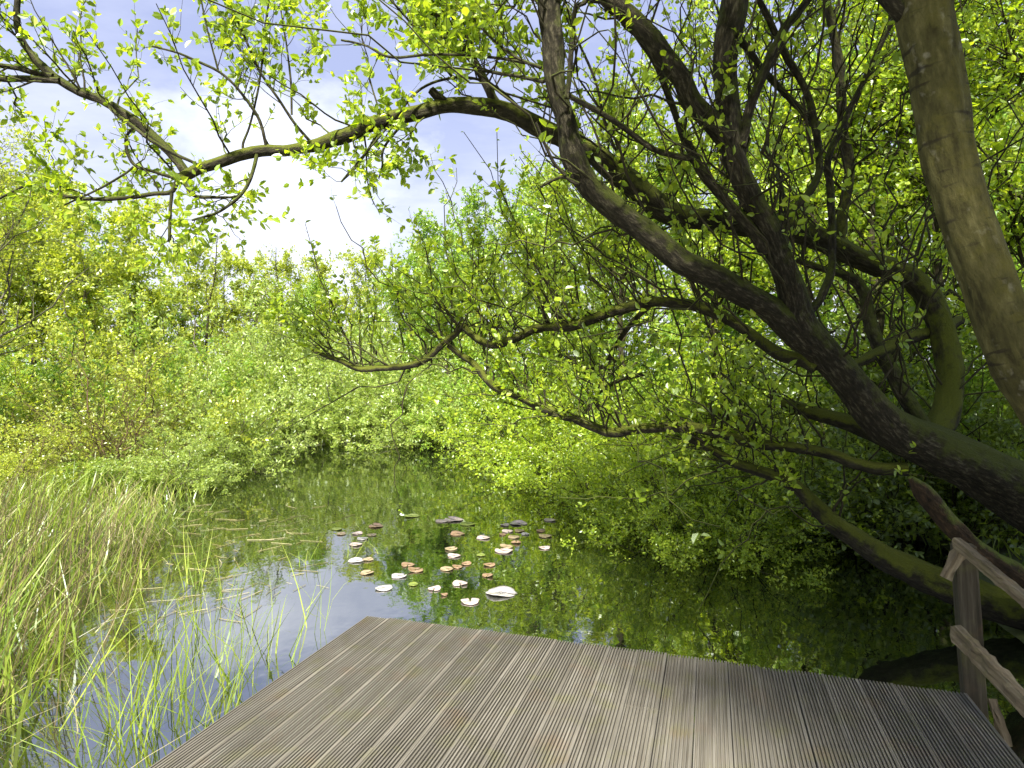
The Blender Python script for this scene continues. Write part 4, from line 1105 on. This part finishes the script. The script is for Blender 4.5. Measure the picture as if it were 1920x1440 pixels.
def make_pads():
    rng = np.random.default_rng(4)
    for px, py, w, colr, tilt, lab in PADS:
        y = CAMZ * F / (py - CY); x = (px - CX) / F * y
        r = 0.47 * w * y / F
        n = 28
        a0 = rng.uniform(0, 6.28); notch = rng.uniform(0.10, 0.2)
        th = np.linspace(notch, 2 * math.pi - notch, n) + a0
        wob = 1 + rng.normal(size=n) * 0.02 + 0.06 * np.sin(th * 3 + rng.uniform(0, 6)) + 0.03 * np.sin(th * 7 + rng.uniform(0, 6))
        ed = np.sin(th * 2 + rng.uniform(0, 6)) * 0.08 * r + 0.55 * tilt * r * np.clip(np.sin(th + rng.uniform(0, 6)), -0.12, 1) * 0.9
        rings = []
        for k, f in enumerate((0.12, 0.5, 0.85, 1.0)):
            rings.append(np.column_stack([np.cos(th) * r * f * wob, np.sin(th) * r * f * wob, 0.006 + np.maximum(ed * f ** 2, -0.002) + (0.004 if k == 3 else 0)]))
        top = np.array(rings)
        V = np.concatenate([top.reshape(-1, 3), (top - np.array([0, 0, 0.004])).reshape(-1, 3)])
        i = np.arange(3)[:, None] * n; j = np.arange(n - 1)[None]
        q = np.stack([i + j, i + n + j, i + n + j + 1, i + j + 1], axis=2).reshape(-1, 4)
        q2 = q[:, ::-1] + 4 * n
        rim = np.stack([3 * n + np.arange(n - 1), 7 * n + np.arange(n - 1), 7 * n + np.arange(1, n), 3 * n + np.arange(1, n)], axis=1)
        mb = MB(); mb.add(V, np.concatenate([q, q2, rim]))
        mb.f.append(np.array([np.arange(n)[::-1]]))
        o = mb.build('lily_pad', PM[colr], loc=(x, y, 0.001))
        tag(o, lab, 'lily pad', 'lily pads floating on the pond')


make_pads()

# ------------------------------------------------------------------ light, sky, camera
SUN_EL, SUN_AZ = math.radians(45), math.radians(-166)       # azimuth from +Y (ahead) towards +X: the sun stands behind, a little to the left
sd = Vector((math.sin(SUN_AZ) * math.cos(SUN_EL), math.cos(SUN_AZ) * math.cos(SUN_EL), math.sin(SUN_EL)))
L = bpy.data.lights.new('sun', 'SUN'); L.energy = 5.0; L.angle = math.radians(3.0); L.color = (1.0, 0.95, 0.86)
lo = bpy.data.objects.new('sun', L); COL.objects.link(lo)
lo.rotation_euler = sd.to_track_quat('Z', 'Y').to_euler(); lo.location = (0, 0, 30)

w = bpy.data.worlds.new('World'); scene.world = w; w.use_nodes = True
nt = w.node_tree; nt.nodes.clear(); new = nt.nodes.new
sky = new('ShaderNodeTexSky'); sky.sky_type = 'NISHITA'; sky.sun_disc = False
sky.sun_elevation = SUN_EL; sky.sun_rotation = SUN_AZ
sky.air_density = 1.0; sky.dust_density = 1.5; sky.ozone_density = 1.5
tc = new('ShaderNodeTexCoord'); sp = new('ShaderNodeSeparateXYZ'); link(nt, tc.outputs['Generated'], sp.inputs[0])
zz = math_(nt, 'ADD', math_(nt, 'MAXIMUM', sp.outputs['Z'], 0.0), 0.12)
cb = new('ShaderNodeCombineXYZ')
link(nt, math_(nt, 'DIVIDE', sp.outputs['X'], zz), cb.inputs[0]); link(nt, math_(nt, 'DIVIDE', sp.outputs['Y'], zz), cb.inputs[1])
c1 = noise(nt, cb.outputs[0], 0.9, 7, 0.6, (1.0, 1.6, 1))
hz = ramp(nt, sp.outputs['Z'], [(0.0, (1, 1, 1)), (0.13, (0.7, 0.7, 0.7)), (0.26, (0.25, 0.25, 0.25)), (0.42, (0.0, 0.0, 0.0))])
cf = math_(nt, 'ADD', ramp(nt, c1, [(0.44, (0.0, 0.0, 0.0)), (0.78, (0.6, 0.6, 0.6))]), hz, True)
col = mixc(nt, cf, mixc(nt, 0.75, sky.outputs[0], (3.7, 4.1, 6.3)), (7.0, 7.3, 8.3))
# one bright sunlit cloud standing low over the far wood
dt = new('ShaderNodeVectorMath'); dt.operation = 'DOT_PRODUCT'
link(nt, tc.outputs['Generated'], dt.inputs[0]); dt.inputs[1].default_value = (-0.330, 0.905, 0.268)
c2 = noise(nt, tc.outputs['Generated'], 7.0, 6, 0.6, (1, 1, 1.8))
cl = math_(nt, 'ADD', math_(nt, 'MULTIPLY', dt.outputs['Value'], 14.0), math_(nt, 'MULTIPLY', c2, 0.9))
cl = math_(nt, 'SUBTRACT', cl, 14.16, True)
col = mixc(nt, cl, col, (13.0, 13.3, 14.2))
bg = new('ShaderNodeBackground'); link(nt, col, bg.inputs['Color']); bg.inputs['Strength'].default_value = 0.05
out = new('ShaderNodeOutputWorld'); link(nt, bg.outputs[0], out.inputs['Surface'])

cam = bpy.data.cameras.new('camera'); co = bpy.data.objects.new('camera', cam); COL.objects.link(co)
co.location = (0, 0, CAMZ); co.rotation_euler = (math.radians(90), 0, 0)
cam.sensor_fit = 'HORIZONTAL'; cam.sensor_width = 36.0; cam.lens = 36.0 * F / 1920.0
cam.shift_y = (CY - 720.0) / 1920.0
cam.clip_start = 0.05; cam.clip_end = 2000
scene.camera = co

vs = scene.view_settings
vs.view_transform = 'Standard'; vs.look = 'None'; vs.gamma = 1; vs.exposure = 1.75
scene.render.engine = 'CYCLES'
cy = scene.cycles
cy.max_bounces = 8; cy.diffuse_bounces = 4; cy.transmission_bounces = 6; cy.glossy_bounces = 3
cy.use_adaptive_sampling = True; cy.adaptive_threshold = 0.02
cy.use_denoising = True; cy.denoiser = 'OPENIMAGEDENOISE'
cy.sample_clamp_indirect = 6
